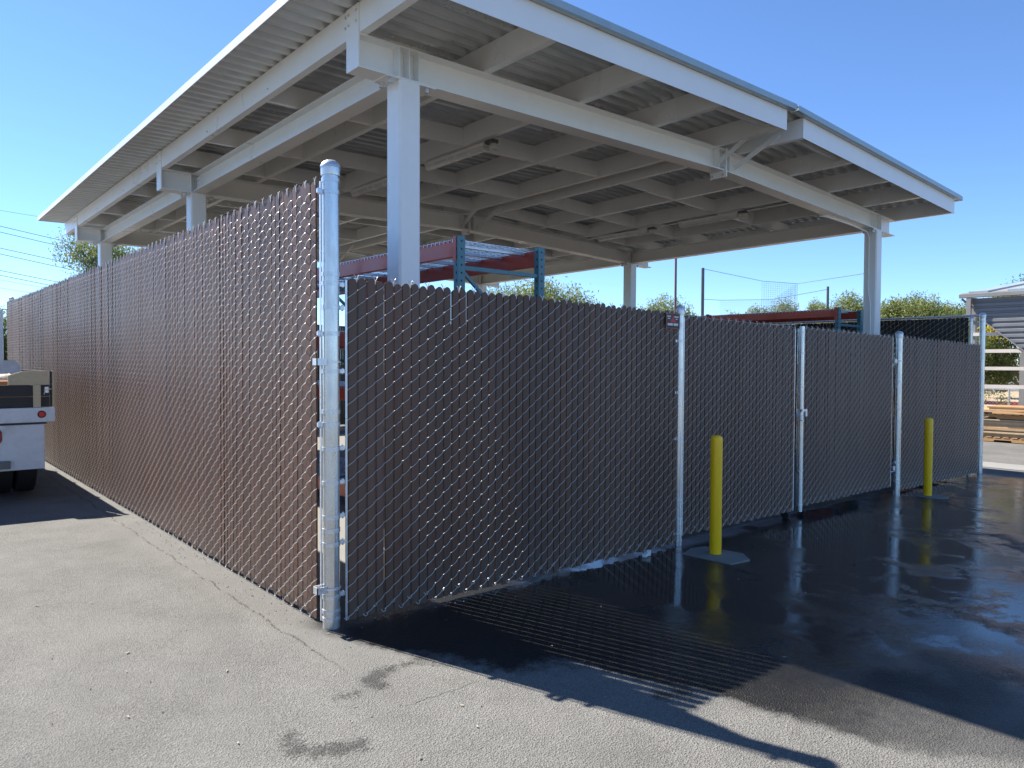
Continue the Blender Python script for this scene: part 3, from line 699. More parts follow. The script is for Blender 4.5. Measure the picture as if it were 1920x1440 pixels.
# purlins (channels along Y on top of the girders)
YN, YF = 0.292, 13.48
PX = [0.90, 2.24, 3.56, 4.84, 6.13, 6.64, 8.03, 9.25, 10.50, 11.90]
for pi, x in enumerate(PX):
    z0 = zt(x)+0.0015; t = 0.007; bfp = 0.075; sgn = 1 if pi != 4 else 1
    mb = MB(); sl_ = 0.0165 if x < XR else -0.04
    mb.box(x, x+t, YN+0.004, YF, z0, z0+PD-0.002)
    mb.box(x+t, x+bfp, YN+0.004, YF, z0, z0+t); mb.box(x+t, x+bfp, YN+0.004, YF, z0+PD-0.002-t, z0+PD-0.002)
    mb.box(x+bfp-t, x+bfp, YN+0.004, YF, z0+t, z0+0.022)
    pur = shear(mb).build('purlin', 'white_steel', can)
    if 0 < pi < 9 and pi not in (4, 5):
        for yc in YC:
            mb = MB(); mb.box(x-0.0065, x-0.0005, yc-0.42, yc+0.30, z0+0.004, z0+PD-0.012)
            for yy in (yc-0.36, yc-0.28):
                for zz in (0.07, 0.17): mb.tube([(x-0.014, yy, z0+zz), (x-0.006, yy, z0+zz)], 0.010, 6)
            shear(mb).build('lap_plate', 'white_steel', pur)
    elif pi == 0:
        for yc in YC:
            mb = MB()
            for yy in (yc-0.07, yc+0.06, yc+0.12):
                for zz in (0.10, 0.19): mb.tube([(x-0.020, yy, z0+zz), (x-0.0005, yy, z0+zz)], 0.011, 6)
            shear(mb).build('bolt', 'bolt', pur)['kind'] = 'stuff'
        for yy in (3.1, 4.9, 8.8, 10.6):
            mb = MB(); mb.tube([(x-0.010, yy, z0+0.06), (x-0.0005, yy, z0+0.06)], 0.010, 6); shear(mb).build('bolt', 'bolt', pur)
# blocking between purlins
ROWS = [3.27, 5.12, 6.38, 7.30, 8.75, 10.6, 11.9]
for a, b in zip(PX[:-1], PX[1:]):
    if a == 6.13: continue
    rows = list(ROWS)
    if a in (4.84, 6.64): rows = [0.47]+rows
    for yy in rows:
        mb = MB(); xa, xb = a+0.078, b-0.001; t = 0.006
        if yy < 1: ha, hb = 0.06, 0.17
        else: ha, hb = 0.004, PD-0.03
        for (o0, o1, y0, y1) in ((ha, hb, 0, t), (ha, ha+t, t, 0.055), (hb-t, hb, t, 0.055)):
            vs = []
            for x in (xa, xb):
                z0 = zt(x)+0.002
                for y, o in ((yy+y0, o0), (yy+y1, o0), (yy+y1, o1), (yy+y0, o1)): vs.append((x, y, z0+o))
            mb.add(vs, [(0,3,2,1),(4,5,6,7),(0,1,5,4),(1,2,6,5),(2,3,7,6),(3,0,4,7)])
        shear(mb).build('blocking', 'white_steel', can)
# fascias front and back
for (xa, xb) in ((0.90, 6.235), (6.64, 11.98)):
    for (y0, y1) in ((YN-0.006, YN), (YF+0.004, YF+0.010)):
        mb = MB(); vs = []
        for x in (xa, xb):
            z0 = zt(x)-0.004; 
            for y, o in ((y0, 0), (y1, 0), (y1, PD), (y0, PD)): vs.append((x, y, z0+o))
        mb.add(vs, [(0,3,2,1),(4,5,6,7),(0,1,5,4),(1,2,6,5),(2,3,7,6),(3,0,4,7)])
        vs = []      # bottom return lip
        s_ = 1 if y0 < 5 else -1; yl0, yl1 = sorted((y1 if s_ > 0 else y0, (y1 if s_ > 0 else y0)+s_*0.035))
        shear(mb).build('fascia', 'fascia', can)
# roof deck: ribbed sheets laid across the purlins
RP, RH = 0.1775, 0.052
def deck_sheet_mesh(name, xa, xb, n):
    prof = []
    for k in range(n):
        y = k*RP; prof += [(y, 0.0), (y+0.062, 0.0), (y+0.085, RH), (y+0.147, RH)]
    prof.append((n*RP+0.001, 0.0)); V = []; Fc = []; N = len(prof)
    xs = [xa, xb]
    for th in (0.0, 0.0025):
        for x in xs:
            for (y, z) in prof: V.append((x, y, zt(x)+PD+z+th+SY*y))
    for j in range(N-1):
        Fc.append((j, j+1, N+j+1, N+j)); Fc.append((2*N+j+1, 2*N+j, 3*N+j, 3*N+j+1)); Fc.append((j+1, j, 2*N+j, 2*N+j+1)); Fc.append((N+j, N+j+1, 3*N+j+1, 3*N+j))
    Fc += [(0, N, 3*N, 2*N), (N-1, 3*N-1, 4*N-1, 2*N-1)]
    me = npmesh(name, V, Fc); me.materials.append(MAT['deck']); return me
YD0 = 0.25; NSH = 15; NR = 5
m1 = deck_sheet_mesh('deck_left', 0.43, 6.33, NR); m2 = deck_sheet_mesh('deck_right', 6.37, 12.12, NR)
YD1 = YD0+NSH*NR*RP
for k in range(NSH):
    yy = YD0+k*NR*RP
    for mm in (m1, m2): obj('deck_sheet', mm, None, can, (0, yy, ys(yy)))
# edge trims
for (xa, xb) in ((0.43, 6.33), (6.37, 12.12)):
    for (y0, y1) in ((YD0-0.045, YD0-0.002), (YD1+0.004, YD1+0.03)):
        vs = []; mb = MB()
        for x in (xa, xb):
            z0 = zt(x)+PD-0.006
            for y, o in ((y0, 0), (y1, 0), (y1, RH+0.014), (y0, RH+0.014)): vs.append((x, y, z0+o))
        mb.add(vs, [(0,3,2,1),(4,5,6,7),(0,1,5,4),(1,2,6,5),(2,3,7,6),(3,0,4,7)])
        shear(mb).build('edge_trim', 'trim_teal', can)
mb = MB(); z0 = zt(0.43)+PD; mb.box(0.422, 0.429, YD0-0.045, YD1+0.03, z0-0.012, z0+RH+0.02)
shear(mb).build('eave_trim', 'fascia', can); mb = MB(); z0 = zt(12.12)+PD; mb.box(12.121, 12.128, YD0-0.045, YD1+0.03, z0-0.012, z0+RH+0.02)
shear(mb).build('eave_trim', 'fascia', can)
mb = MB()
for s_, x in ((-1, 6.33), (1, 6.37)):
    mb.add([(XR+s_*0.004, YD0, zt(XR)+PD+RH+0.03), (XR+s_*0.004, YD1, zt(XR)+PD+RH+0.03), (XR+s_*0.22, YD1, zt(XR+s_*0.22)+PD+RH+0.006), (XR+s_*0.22, YD0, zt(XR+s_*0.22)+PD+RH+0.006)], [(0,1,2,3)])
shear(mb).build('ridge_cap', 'trim_teal', can)

# strip lights under the purlins
def strip_light(x, ya, yb_, label):
    r = thing('strip_light', label, 'light fixture', (x, ya, zt(x)+ys(ya)-0.07), 0, 'strip lights under the canopy')
    L = yb_-ya
    MB().box(-0.055, 0.055, 0, L, 0.01, 0.05).build('housing', 'white_steel', r, False, 0.006)
    MB().prism([(-0.05, 0.009), (0.05, 0.009), (0.045, -0.03), (0.02, -0.05), (-0.02, -0.05), (-0.045, -0.03)], 0.01, L-0.01).build('diffuser', 'lens_white', r, True)
    MB().lathe((0.02, -0.11, -0.03), [(0.02, -0.035), (0.055, -0.022), (0.06, 0.0), (0.05, 0.03), (0.03, 0.06)], 18).build('sensor', 'sensor', r, True)
    MB().box(-0.04, 0.06, -0.16, -0.012, 0.02, 0.06).build('junction_box', 'steel_grey', r)
    mb = MB()
    for yy in (0.2, L-0.25): mb.box(-0.02, 0.02, yy, yy+0.03, 0.0502, 0.072)
    mb.build('bracket', 'white_steel', r)
strip_light(3.66, 2.92, 4.22, 'strip light under the canopy, nearest, left of centre')
strip_light(3.66, 5.00, 6.30, 'strip light under the canopy, mostly behind the front column')
strip_light(9.40, 2.90, 4.15, 'strip light under the right half of the canopy, nearer one of two in line')
strip_light(9.40, 4.90, 6.20, 'strip light under the right half of the canopy, farther one of two in line')
mb = MB(); zc = lambda x, y: zt(x)+ys(y)
pts = [(9.42, 6.6, zc(9.42, 6.6)-0.02), (9.42, 4.0, zc(9.42, 4)-0.02), (9.42, 1.50, zc(9.42, 1.5)-0.02), (9.45, 1.44, zb(9.45)-0.02), (9.6, 1.36, zb(9.6)-0.03), (10.4, 1.33, zb(10.4)-0.03), (10.95, 1.33, zb(10.95)-0.05), (11.04, 1.33, zb(11)-0.13), (11.045, 1.33, 3.6), (11.045, 1.325, 3.0), (11.045, 1.29, 2.8), (11.045, 1.28, 0.3)]
mb.tube(pts, 0.013, 10)
tag(mb.build('conduit', 'white_steel', None, True), 'thin white electrical conduit running along the girder and down the right column', 'conduit')

# ------------------------------------------------------------------ pallet racks
def rack(label, x0, x1, ysl, H, levels, bh=0.13):
    r = thing('pallet_rack', label, 'rack', (x0, ysl[0], 0.02), 0, 'pallet racks')
    gz = g((x0+x1)/2, ysl[0])+0.006; r.location.z = gz
    pw, pd = 0.085, 0.07
    for yy in ysl:
        yl = yy-ysl[0]
        for xx in (0, x1-x0):
            s_ = 1 if xx > 0 else -1; mb = MB()
            mb.box(xx-pw/2, xx+pw/2, yl, yl+0.004, 0, H); mb.box(xx-pw/2, xx-pw/2+0.004, yl+0.004, yl+pd, 0, H); mb.box(xx+pw/2-0.004, xx+pw/2, yl+0.004, yl+pd, 0, H)
            u = mb.build('upright', 'rack_teal', r)
            mb = MB()
            for k in range(int(H/0.076)):
                z = H-0.05-k*0.076
                if z < 1.0: break
                mb.lathe((xx, yl, z), [(0.0085, 0), (0.0085, 0.0001)], 10) if False else mb.box(xx-0.008, xx+0.008, yl-0.0012, yl-0.0002, z-0.009, z+0.009)
                mb.box(xx-pw/2-0.0012, xx-pw/2-0.0002, yl+0.02, yl+0.034, z-0.012, z+0.012)
            mb.build('slot', 'hole', u)['kind'] = 'stuff'
        for z in (H-0.30, H-1.2, H-2.1, 0.3):
            if z > 0.1:
                mb = MB(); mb.box(pw/2, x1-x0-pw/2, yl+0.015, yl+0.055, z-0.02, z+0.02); mb.build('strut', 'rack_teal', r)
        mb = MB(); mb.bar((pw/2, yl+0.035, H-0.34), (x1-x0-pw/2, yl+0.035, H-1.16), 0.03, 0.03); mb.build('strut', 'rack_teal', r)
    for ya, yb_ in zip(ysl[:-1], ysl[1:]):
        a, b = ya-ysl[0]+pd+0.001, yb_-ysl[0]-0.001
        for z in levels:
            for xx, s_ in ((0, -1), (x1-x0, 1)):
                bw = 0.055; c = xx-s_*0.0
                mb = MB(); mb.box(c-bw/2, c+bw/2, a+0.006, b-0.006, z-bh, z); mb.box(c-bw/2+(0.0 if s_ < 0 else 0.0), c+bw/2, a+0.006, b-0.006, z-bh, z) if False else None
                bm_ = mb.build('beam', 'rack_red', r, False, 0.006)
                for e0, e1 in ((a-pd-0.0, a+0.005), (b-0.005, b+pd)):
                    mb = MB(); xo = xx+s_*(pw/2+0.003)
                    mb.box(min(xo, xo+s_*0.005), max(xo, xo+s_*0.005), max(e0, a-0.045), min(e1, b+0.045), z-bh-0.05, z+0.03)
                    mb.build('beam_connector', 'rack_red', bm_)
            # wire deck on channels
            n = max(3, int((b-a)/0.33))
            for k in range(n):
                mb = MB(); yy = a+(b-a)*(k+0.5)/n; mb.box(0.03, x1-x0-0.03, yy-0.025, yy+0.025, z-0.035, z-0.028)
                mb.box(0.03, x1-x0-0.03, yy-0.025, yy-0.020, z-0.028, z-0.005); mb.box(0.03, x1-x0-0.03, yy+0.020, yy+0.025, z-0.028, z-0.005)
                mb.build('deck_channel', 'rack_zinc', r)
            mb = MB(); k = 0; yy = a+0.03
            while yy < b:
                mb.box(-0.034, x1-x0+0.034, yy-0.003, yy+0.003, z+0.002, z+0.008); mb.box(-0.036, -0.030, yy-0.003, yy+0.003, z-0.025, z+0.008); yy += 0.07
            xx = 0.05
            while xx < x1-x0: mb.box(xx-0.003, xx+0.003, a, b, z-0.004, z+0.0018); xx += 0.11
            mb.build('wire_deck', 'rack_zinc', r)['kind'] = 'stuff'
    return r
rack('teal and orange-red pallet rack rising behind the front fence beside the front column', 2.07, 3.13, [1.34, 4.02, 6.70], 2.97, [2.94, 2.12, 1.46, 0.30], 0.165)
rack('dark teal and orange-red pallet rack behind the gate near the right column', 10.78, 11.66, [1.7, 4.38, 7.06], 2.90, [2.88, 1.9, 0.9], 0.14)

# ------------------------------------------------------------------ truck at the left edge
tk = thing('truck', 'white stake-bed truck with red lamps parked beside the tall fence at left edge', 'truck', (-1.73, 6.0, g(-1.7, 6)))
HX = 1.185      # half width of the bed
MB().box(-HX, HX, 0, 0.09, 0.94, 1.115).build('rear_rail', 'truck_white', tk, False, 0.008)
MB().box(-HX, HX, 0.09, 4.3, 0.97, 1.05).build('bed_floor', 'steel_grey', tk)
for s_ in (-1, 1): MB().box(s_*HX-0.02 if s_ > 0 else -HX, HX if s_ > 0 else -HX+0.02, 0.09, 4.3, 0.94, 1.115).build('side_rail', 'truck_white', tk)
MB().box(-HX+0.11, HX-0.11, 0.02, 0.07, 0.38, 0.915).build('rear_panel', 'truck_white', tk, False, 0.006)
MB().box(-HX+0.08, HX-0.08, 0.06, 0.4, 0.915, 0.94).build('crossmember', 'steel_dark', tk)
MB().box(-0.75, HX-0.46, -0.03, 0.02, 0.41, 0.50).build('step_bumper', 'steel_grey', tk, False, 0.006)
for s_ in (-1, 1):
    lp = MB().tube([(s_*(HX-0.14), -0.006, 1.035), (s_*(HX-0.14), 0.0, 1.035)], 0.044, 24).build('marker_lamp', 'hole', tk)
    MB().tube([(s_*(HX-0.14), -0.014, 1.035), (s_*(HX-0.14), -0.006, 1.035)], 0.031, 24).build('lens', 'red_lens', lp)
    lp = MB().prism([(s_*0.60+0.03*a, 0.79+0.08*b) for a, b in ((-1.6, -.6), (-1, -1), (1, -1), (1.6, -.6), (1.6, .6), (1, 1), (-1, 1), (-1.6, .6))], 0.008, 0.02).build('tail_lamp', 'hole', tk)
    MB().prism([(s_*0.60+0.024*a, 0.79+0.072*b) for a, b in ((-1.6, -.6), (-1, -1), (1, -1), (1.6, -.6), (1.6, .6), (1, 1), (-1, 1), (-1.6, .6))], 0.0, 0.008).build('lens', 'red_lens', lp)
# stake sides of dark boards, plywood posts and top board
for (z0, z1) in ((1.117, 1.245), (1.25, 1.385)): MB().box(-HX+0.05, HX-0.05, 0.045, 0.075, z0, z1).build('gate_board', 'truck_dark', tk)
MB().box(HX-0.22, HX-0.145, 0.015, 0.0445, 1.117, 1.385).build('gate_stake', 'ply', tk)
MB().box(-HX+0.145, -HX+0.22, 0.015, 0.0445, 1.117, 1.385).build('gate_stake', 'ply', tk)
MB().prism([(0.72, 1.388), (1.125, 1.388), (1.125, 1.555), (0.86, 1.548), (0.72, 1.50)], 0.05, 0.072).build('plywood_board', 'ply', tk)
for s_ in (-1, 1):
    xs_ = s_*(HX-0.03)
    for (z0, z1) in ((1.117, 1.25), (1.255, 1.39), (1.395, 1.55)): MB().box(xs_-0.012, xs_+0.012, 0.08, 4.2, z0, z1).build('side_board', 'truck_dark', tk)
    for yy in (0.07, 1.4, 2.8, 4.1): MB().box(xs_+s_*0.0125 if s_ > 0 else xs_-0.032, xs_+0.032 if s_ > 0 else xs_-0.0125, yy, yy+0.06, 1.117, 1.555).build('side_stake', 'ply', tk)
mb = MB(); mb.tube([(HX-0.105, 0.036, 1.27), (HX-0.105, 0.036, 1.33), (HX-0.03, 0.036, 1.335)], 0.006, 6); mb.box(HX-0.10, HX-0.06, 0.036, 0.045, 1.29, 1.36); mb.build('latch', 'galv_band', tk)
for s_ in (-1, 1):
    for xo in (0.72, 0.97):
        w_ = MB(); cx = s_*xo; prof = []
        w_.tube([(cx-0.11, 0.95, 0.42), (cx-0.095, 0.95, 0.42), (cx+0.095, 0.95, 0.42), (cx+0.11, 0.95, 0.42)], [0.385, 0.42, 0.42, 0.385], 32)
        wo_ = w_.build('wheel', 'rubber', tk, True)
        MB().tube([(cx-0.115, 0.95, 0.42), (cx+0.115, 0.95, 0.42)], 0.2, 20).build('rim', 'steel_grey', wo_, True)
    w_ = MB().tube([(s_*0.9-0.1, 5.5, 0.42), (s_*0.9+0.1, 5.5, 0.42)], 0.41, 32).build('wheel', 'rubber', tk, True)
    MB().tube([(s_*0.9-0.105, 5.5, 0.42), (s_*0.9+0.105, 5.5, 0.42)], 0.2, 20).build('rim', 'steel_grey', w_, True)
MB().box(-0.45, 0.45, 0.3, 6.0, 0.62, 0.9).build('chassis', 'steel_dark', tk)
mb = MB(); mb.tube([(-0.9, 0.95, 0.42), (0.9, 0.95, 0.42)], 0.07, 12); mb.build('axle', 'steel_dark', tk, True)
MB().prism([(-1.13, 1.06), (1.13, 1.06), (1.13, 1.62), (1.07, 1.68), (-1.07, 1.68), (-1.13, 1.62)], 2.25, 2.30).build('bulkhead', 'truck_white', tk)
MB().prism([(4.62, 0.75), (6.3, 0.75), (6.9, 0.8), (6.9, 1.45), (6.2, 1.6), (5.9, 2.22), (5.7, 2.26), (4.75, 2.26), (4.62, 2.18)], -0.92, 0.90, 'x').build('cab', 'truck_white', tk, False, 0.03)
MB().box(-0.75, 0.75, 4.612, 4.619, 1.65, 2.1).build('rear_window', 'hole', tk)
bx = MB().box(-0.3, 0.3, -0.25, 0.25, 0, 0.30)
o = bx.build('cardboard_box', 'cardboard'); o.location = (-1.10, 6.55, 1.055+g(-1, 6)); o.rotation_euler = (0.0, 0.0, 0.3); o.scale = (1, 1, 1.28)
tag(o, 'brown cardboard sheet lying in the truck bed', 'cardboard')
def lump(name, mat, loc, size, label, cat, seed):
    rs = np.random.RandomState(seed); mb = MB(); nu, nv = 14, 9; vs = []; fs = []
    for j in range(nv+1):
        for i in range(nu):
            th = math.pi*j/nv; ph = 2*math.pi*i/nu; q = 1+0.25*math.sin(3*ph+seed)*math.sin(th)+rs.normal(0, 0.10)
            vs.append((size[0]*q*math.sin(th)*math.cos(ph), size[1]*q*math.sin(th)*math.sin(ph), size[2]*(1+0.8*rs.normal(0, .12))*math.cos(th)+size[2]))
    for j in range(nv):
        for i in range(nu): fs.append((j*nu+i, j*nu+(i+1) % nu, (j+1)*nu+(i+1) % nu, (j+1)*nu+i))
    mb.add(vs, fs); o = mb.build(name, mat, None, True); o.location = loc; return tag(o, label, cat)
lump('cloth_bundle', 'cloth', (-0.98, 6.75, 1.30), (0.22, 0.2, 0.13), 'pale crumpled cloth heaped in the truck bed', 'cloth', 3)
lump('rubbish_bag', 'lens_white', (-0.80, 6.6, 1.30), (0.12, 0.14, 0.10), 'small white bag on the truck load behind the plywood board', 'bag', 5)
lump('rag', 'sign_border', (-1.12, 6.95, 1.36), (0.16, 0.12, 0.10), 'dark red rag on the truck load at the left edge', 'rag', 8)

ct = thing('container', 'pale box trailer standing beyond the far end of the tall fence', 'container', (-0.9, 18.0, g(0, 18)))
MB().box(-1.2, 1.22, 0, 6, 0.35, 2.95).build('box', 'truck_white', ct, False, 0.03)
for k in range(3): MB().box(-0.9+k*0.85, -0.86+k*0.85, -0.04, -0.001, 0.4, 2.9).build('door_bar', 'steel_grey', ct)
for k in (1, 5): MB().box(-1.1, 1.1, k-0.2, k+0.2, -0.02, 0.35).build('skid', 'steel_dark', ct)
# ------------------------------------------------------------------ trees
def leaf_quads(centers, size, droop, rs):
    n = len(centers); d = rs.normal(0, 1, (n, 3)); d[:, 2] -= droop; d /= np.linalg.norm(d, axis=1)[:, None]
    a = rs.normal(0, 1, (n, 3)); sdv = np.cross(d, a); sdv /= np.linalg.norm(sdv, axis=1)[:, None]+1e-9
    L = size*rs.uniform(0.6, 1.4, (n, 1)); Wd = L*0.33
    P0 = centers-d*L/2; P2 = centers+d*L/2; P1 = centers+sdv*Wd/2; P3 = centers-sdv*Wd/2
    V = np.stack([P0, P1, P2, P3], 1).reshape(-1, 3); Fq = np.arange(4*n).reshape(-1, 4); return V, Fq
def tree(label, x, y, top, crown, nleaf_, leaf='leaf_olive', size=0.22, droop=0.8, seed=1, lean=(0, 0), name='tree', trunk_r=0.16, fork=1.4, extra=None, group='trees beyond the fences'):
    """crown: list of (dx, dy, z, rx, rz) clumps"""
    nleaf = int(nleaf_*3.2); size = size*0.8
    rs = np.random.RandomState(seed); gz = g(x, y)
    t = thing(name, label, 'tree', (x, y, gz), 0, group)
    mb = MB(); zf = fork
    mb.tube([(0, 0, -0.2), (0.05, 0.03, zf*0.5), (lean[0]*0.3, lean[1]*0.3, zf)], [trunk_r, trunk_r*0.8, trunk_r*0.7], 10)
    for (dx, dy, z, rx, rz) in crown:
        mid = Vector((lean[0]*0.3+(dx-lean[0]*.3)*0.45, lean[1]*0.3+(dy-lean[1]*.3)*0.45, zf+(z-gz-zf)*0.6))
        mb.tube([(lean[0]*0.3, lean[1]*0.3, zf-0.1), mid, (dx, dy, z-gz+rz*0.3)], [trunk_r*0.5, trunk_r*0.3, 0.02], 7)
        for q in range(3):
            aa = rs.uniform(0, 6.28); mb.tube([mid, (dx+rx*0.6*math.cos(aa), dy+rx*0.6*math.sin(aa), z-gz+rz*rs.uniform(-.2, .6))], [trunk_r*0.22, 0.012], 5)
    mb.build('trunk', 'bark', t, True)
    C_ = []; tot = sum(c[3]**2*c[4] for c in crown)
    for (dx, dy, z, rx, rz) in crown:
        n = int(nleaf*rx**2*rz/tot); nc = max(6, n//45)
        dirs = rs.normal(0, 1, (nc, 3)); dirs /= np.linalg.norm(dirs, axis=1)[:, None]
        rad = rs.uniform(0.25, 1.0, (nc, 1))**0.6
        cl = dirs*rad*np.array([rx, rx, rz])+np.array([dx, dy, z-gz])
        k = rs.randint(0, nc, n); spr = 0.13*(rx+rz)/2+0.07
        off = np.clip(rs.normal(0, 1, (n, 3)), -1.9, 1.9)*np.array([spr, spr, spr*(1.0+droop*0.5)]); off[:, 2] -= droop*0.15*np.abs(rs.normal(0, 1, n))*rz
        C_.append(cl[k]+off)
    C_ = np.concatenate(C_); C_[:, 2] = np.maximum(C_[:, 2], 0.1)
    V, Fq = leaf_quads(C_, size, droop, rs); obj('crown', npmesh('crown', V, Fq), leaf, t)
    if extra:
        V, Fq = leaf_quads(rs.normal(0, 1, (extra[4], 3))*extra[3]+np.array(extra[:3])-np.array([0, 0, gz]), size*0.8, 0.0, rs); obj('blossom', npmesh('blossom', V, Fq), 'leaf_yellow', t)
    return t
tree('leafy drooping tree behind the far left end of the tall fence', 7.6, 33.6, 8, [(-2.4, 2.0, 7.1, 0.9, 0.8), (-1.4, 1.2, 6.9, 1.0, 0.9), (-.4, .4, 6.4, 1.1, 1.0), (-1.3, 1.0, 5.7, 1.1, 1.1), (0.3, 0, 5.3, 1.6, 1.3), (-1.0, 1.0, 4.4, 1.2, 1.1)], 9000, 'leaf_olive', 0.17, 1.3, 11, (-0.5, 0.4), fork=2.6)
tree('small tree glimpsed between the far left post and the truck cab', 1.7, 31.9, 4, [(0, 0, 3.0, 0.9, 1.0), (0.3, 0.2, 2.0, 1.0, 0.9)], 3000, 'leaf_green', 0.16, 0.6, 12)
tree('round yellowish-green tree behind the rack, left of the middle column', 25.1, 24.8, 6.4, [(0, 0, 4.9, 1.9, 1.35), (1.5, -1.3, 4.7, 1.2, 1.2), (-1.5, 1.3, 4.7, 1.3, 1.1), (0.4, -.4, 3.4, 2.2, 1.4)], 12000, 'leaf_olive', 0.19, 0.9, 13, fork=2.0)
tree('small sparse tree showing behind the sign on the front fence', 34.4, 23.5, 6, [(0, 0, 4.9, 1.1, 0.95), (0.9, -.8, 4.6, .8, .8), (-.9, .8, 4.5, .8, .7), (0, 0, 3.6, 1.7, 1.1)], 6000, 'leaf_olive', 0.19, 0.8, 14)
tree('tree under the ball netting, left of the farther net pole', 48.6, 24.4, 6.8, [(0.8, -.7, 5.8, 1.0, .85), (-.6, .6, 5.3, 1.0, .7), (-2.2, 2.0, 5.0, .7, .6), (0, 0, 4.2, 2.2, 1.2)], 7000, 'leaf_olive', 0.2, 0.7, 15)
tree('smallest tree tip just left of the farther net pole', 51.2, 22.2, 6.5, [(0, 0, 6.0, .6, .6), (0, 0, 4.8, 1.2, 1.0)], 3000, 'leaf_olive', 0.2, 0.7, 16)
tree('tree between the farther net pole and the right column', 48.2, 18.2, 6.6, [(-.2, .2, 5.8, 1.0, .8), (0.9, -.8, 5.4, .8, .8), (-1.4, 1.1, 5.3, .7, .6), (0, 0, 4.5, 2.1, 1.2)], 7000, 'leaf_olive', 0.2, 0.7, 17)
tree('wide bushy tree right of the right column, above the dark side fence', 45.9, 13.4, 6.2, [(0.1, 0, 5.1, 1.5, 0.85), (-1.2, 1.0, 4.8, 0.9, 0.8), (1.4, -1.2, 4.6, 1.0, 0.8), (0, 0, 4.0, 2.4, 1.2)], 12000, 'leaf_olive', 0.2, 0.6, 18)
tree('low tree between the bushy tree and the grey shed', 53.6, 13.2, 5.9, [(-.6, .5, 5.2, 1.2, .6), (.9, -.8, 4.9, 1.0, .6), (0, 0, 4.2, 2.2, 1.0)], 7000, 'leaf_olive', 0.2, 0.6, 19)
tree('treetop showing above the grey shed roof', 67.7, 14.4, 8.2, [(0, 0, 7.3, 1.0, .8), (2.2, -1.9, 7.2, 1.1, .8), (0.5, -.4, 5.8, 2.4, 1.4)], 6000, 'leaf_olive', 0.22, 0.6, 20)
tree('green weeping pepper tree with forked trunk seen under the shed', 35.6, 4.9, 4.6, [(-.6, 2.2, 3.4, 1.2, 1.0), (-.2, 1.2, 2.6, 1.0, 1.3), (0.2, 0, 4.2, 1.6, 1.0), (-.3, 1.6, 1.5, .8, .9), (0.4, -1.6, 3.2, 1.5, 1.4)], 12000, 'leaf_green', 0.16, 1.5, 21, trunk_r=0.17, fork=1.2, group=None)
tree('yellow-flowering tree right of the far fence corner post', 31.6, 5.6, 3.6, [(0, 0, 2.3, 0.8, 0.7), (.4, -.5, 1.5, .7, .6)], 2600, 'leaf_green', 0.14, 0.8, 22, extra=(0.1, -.2, 3.2, (0.45, 0.45, 0.28), 700), group=None)
tree('bare twiggy sapling behind the far wire fence', 27.6, 3.75, 0.9, [(0, 0, 0.5, .3, .35)], 60, 'leaf_green', 0.08, 0.2, 23, trunk_r=0.02, fork=0.3, group=None)

# ------------------------------------------------------------------ poles, netting, cables
def pole(name, label, cat, x, y, top, r, mat, extra=None, group=None):
    gz = g(x, y); mb = MB(); mb.lathe((0, 0, 0), [(r*1.15, -0.2), (r*1.1, 0.3), (r, top-gz-0.02), (r*0.6, top-gz)], 14)
    if extra: extra(mb, top-gz)
    o = mb.build(name, mat, None, True); o.location = (x, y, gz); return tag(o, label, cat, group)
pole('net_pole', 'taller grey netting pole rising above the front fence right of the sign', 'pole', 32.0, 19.07, 7.0, 0.085, 'pole_grey', group='netting poles')
pole('net_pole', 'shorter dark netting pole left of the right column', 'pole', 46.95, 19.3, 7.1, 0.085, 'pole_grey', group='netting poles')
pole('light_pole', 'thin brown pole rising behind the sign up to the canopy edge', 'pole', 26.75, 17.0, 8.6, 0.055, 'pole_brown')
nt_ = thing('ball_netting', 'sagging dark ball netting strung between the grey poles', 'netting', (32.0, 19.07, 0))
def net_panel(a, b, za0, za1, zb0, zb1, step=0.13, wdt=0.0065):
    mb = MB(); a = Vector(a); b = Vector(b); L = (b-a).length; n = int(L/step)
    for i in range(n+1):
        t = i/n; p = a.lerp(b, t); lo = za0+(zb0-za0)*t; hi = za1+(zb1-za1)*t
        mb.bar((p.x, p.y, lo), (p.x, p.y, hi), wdt, wdt, (1, 0, 0))
    m_ = int(max(za1-za0, zb1-zb0)/step)
    for j in range(m_+1):
        t = j/m_; mb.bar((a.x, a.y, za0+(za1-za0)*t), (b.x, b.y, zb0+(zb1-zb0)*t), wdt, wdt)
    mb.v = [(x-32.0, y-19.07, z) for x, y, z in mb.v]
    return mb.build('net_panel', 'net', nt_)
net_panel((39.0, 19.6, 0), (40.6, 18.15, 0), 3.2, 6.87, 3.2, 6.71)
net_panel((41.6, 20.4, 0), (40.6, 18.15, 0), 3.2, 5.9, 3.2, 6.71)
net_panel((38.8, 22.4, 0), (41.6, 20.4, 0), 3.2, 5.86, 3.2, 5.95)
mb = MB()
for pts in ([(32, 19.07, 6.95), (39.0, 19.6, 6.87)], [(39.0, 19.6, 6.87), (40.6, 18.15, 6.71)], [(40.6, 18.15, 6.71), (28.5, 8.7, 5.5)], [(38.8, 22.4, 5.86), (41.6, 20.4, 5.95), (46.95, 19.3, 6.9)], [(32, 19.07, 5.3), (38.8, 22.4, 5.86)]):
    for a, b in zip(pts[:-1], pts[1:]): mb.tube([(a[0]-32, a[1]-19.07, a[2]), (b[0]-32, b[1]-19.07, b[2])], 0.013, 5)
mb.build('cable', 'cable', nt_)
WL = ['topmost, faintest', 'second', 'third', 'fourth', 'fifth', 'sixth', 'seventh', 'eighth', 'lowest']
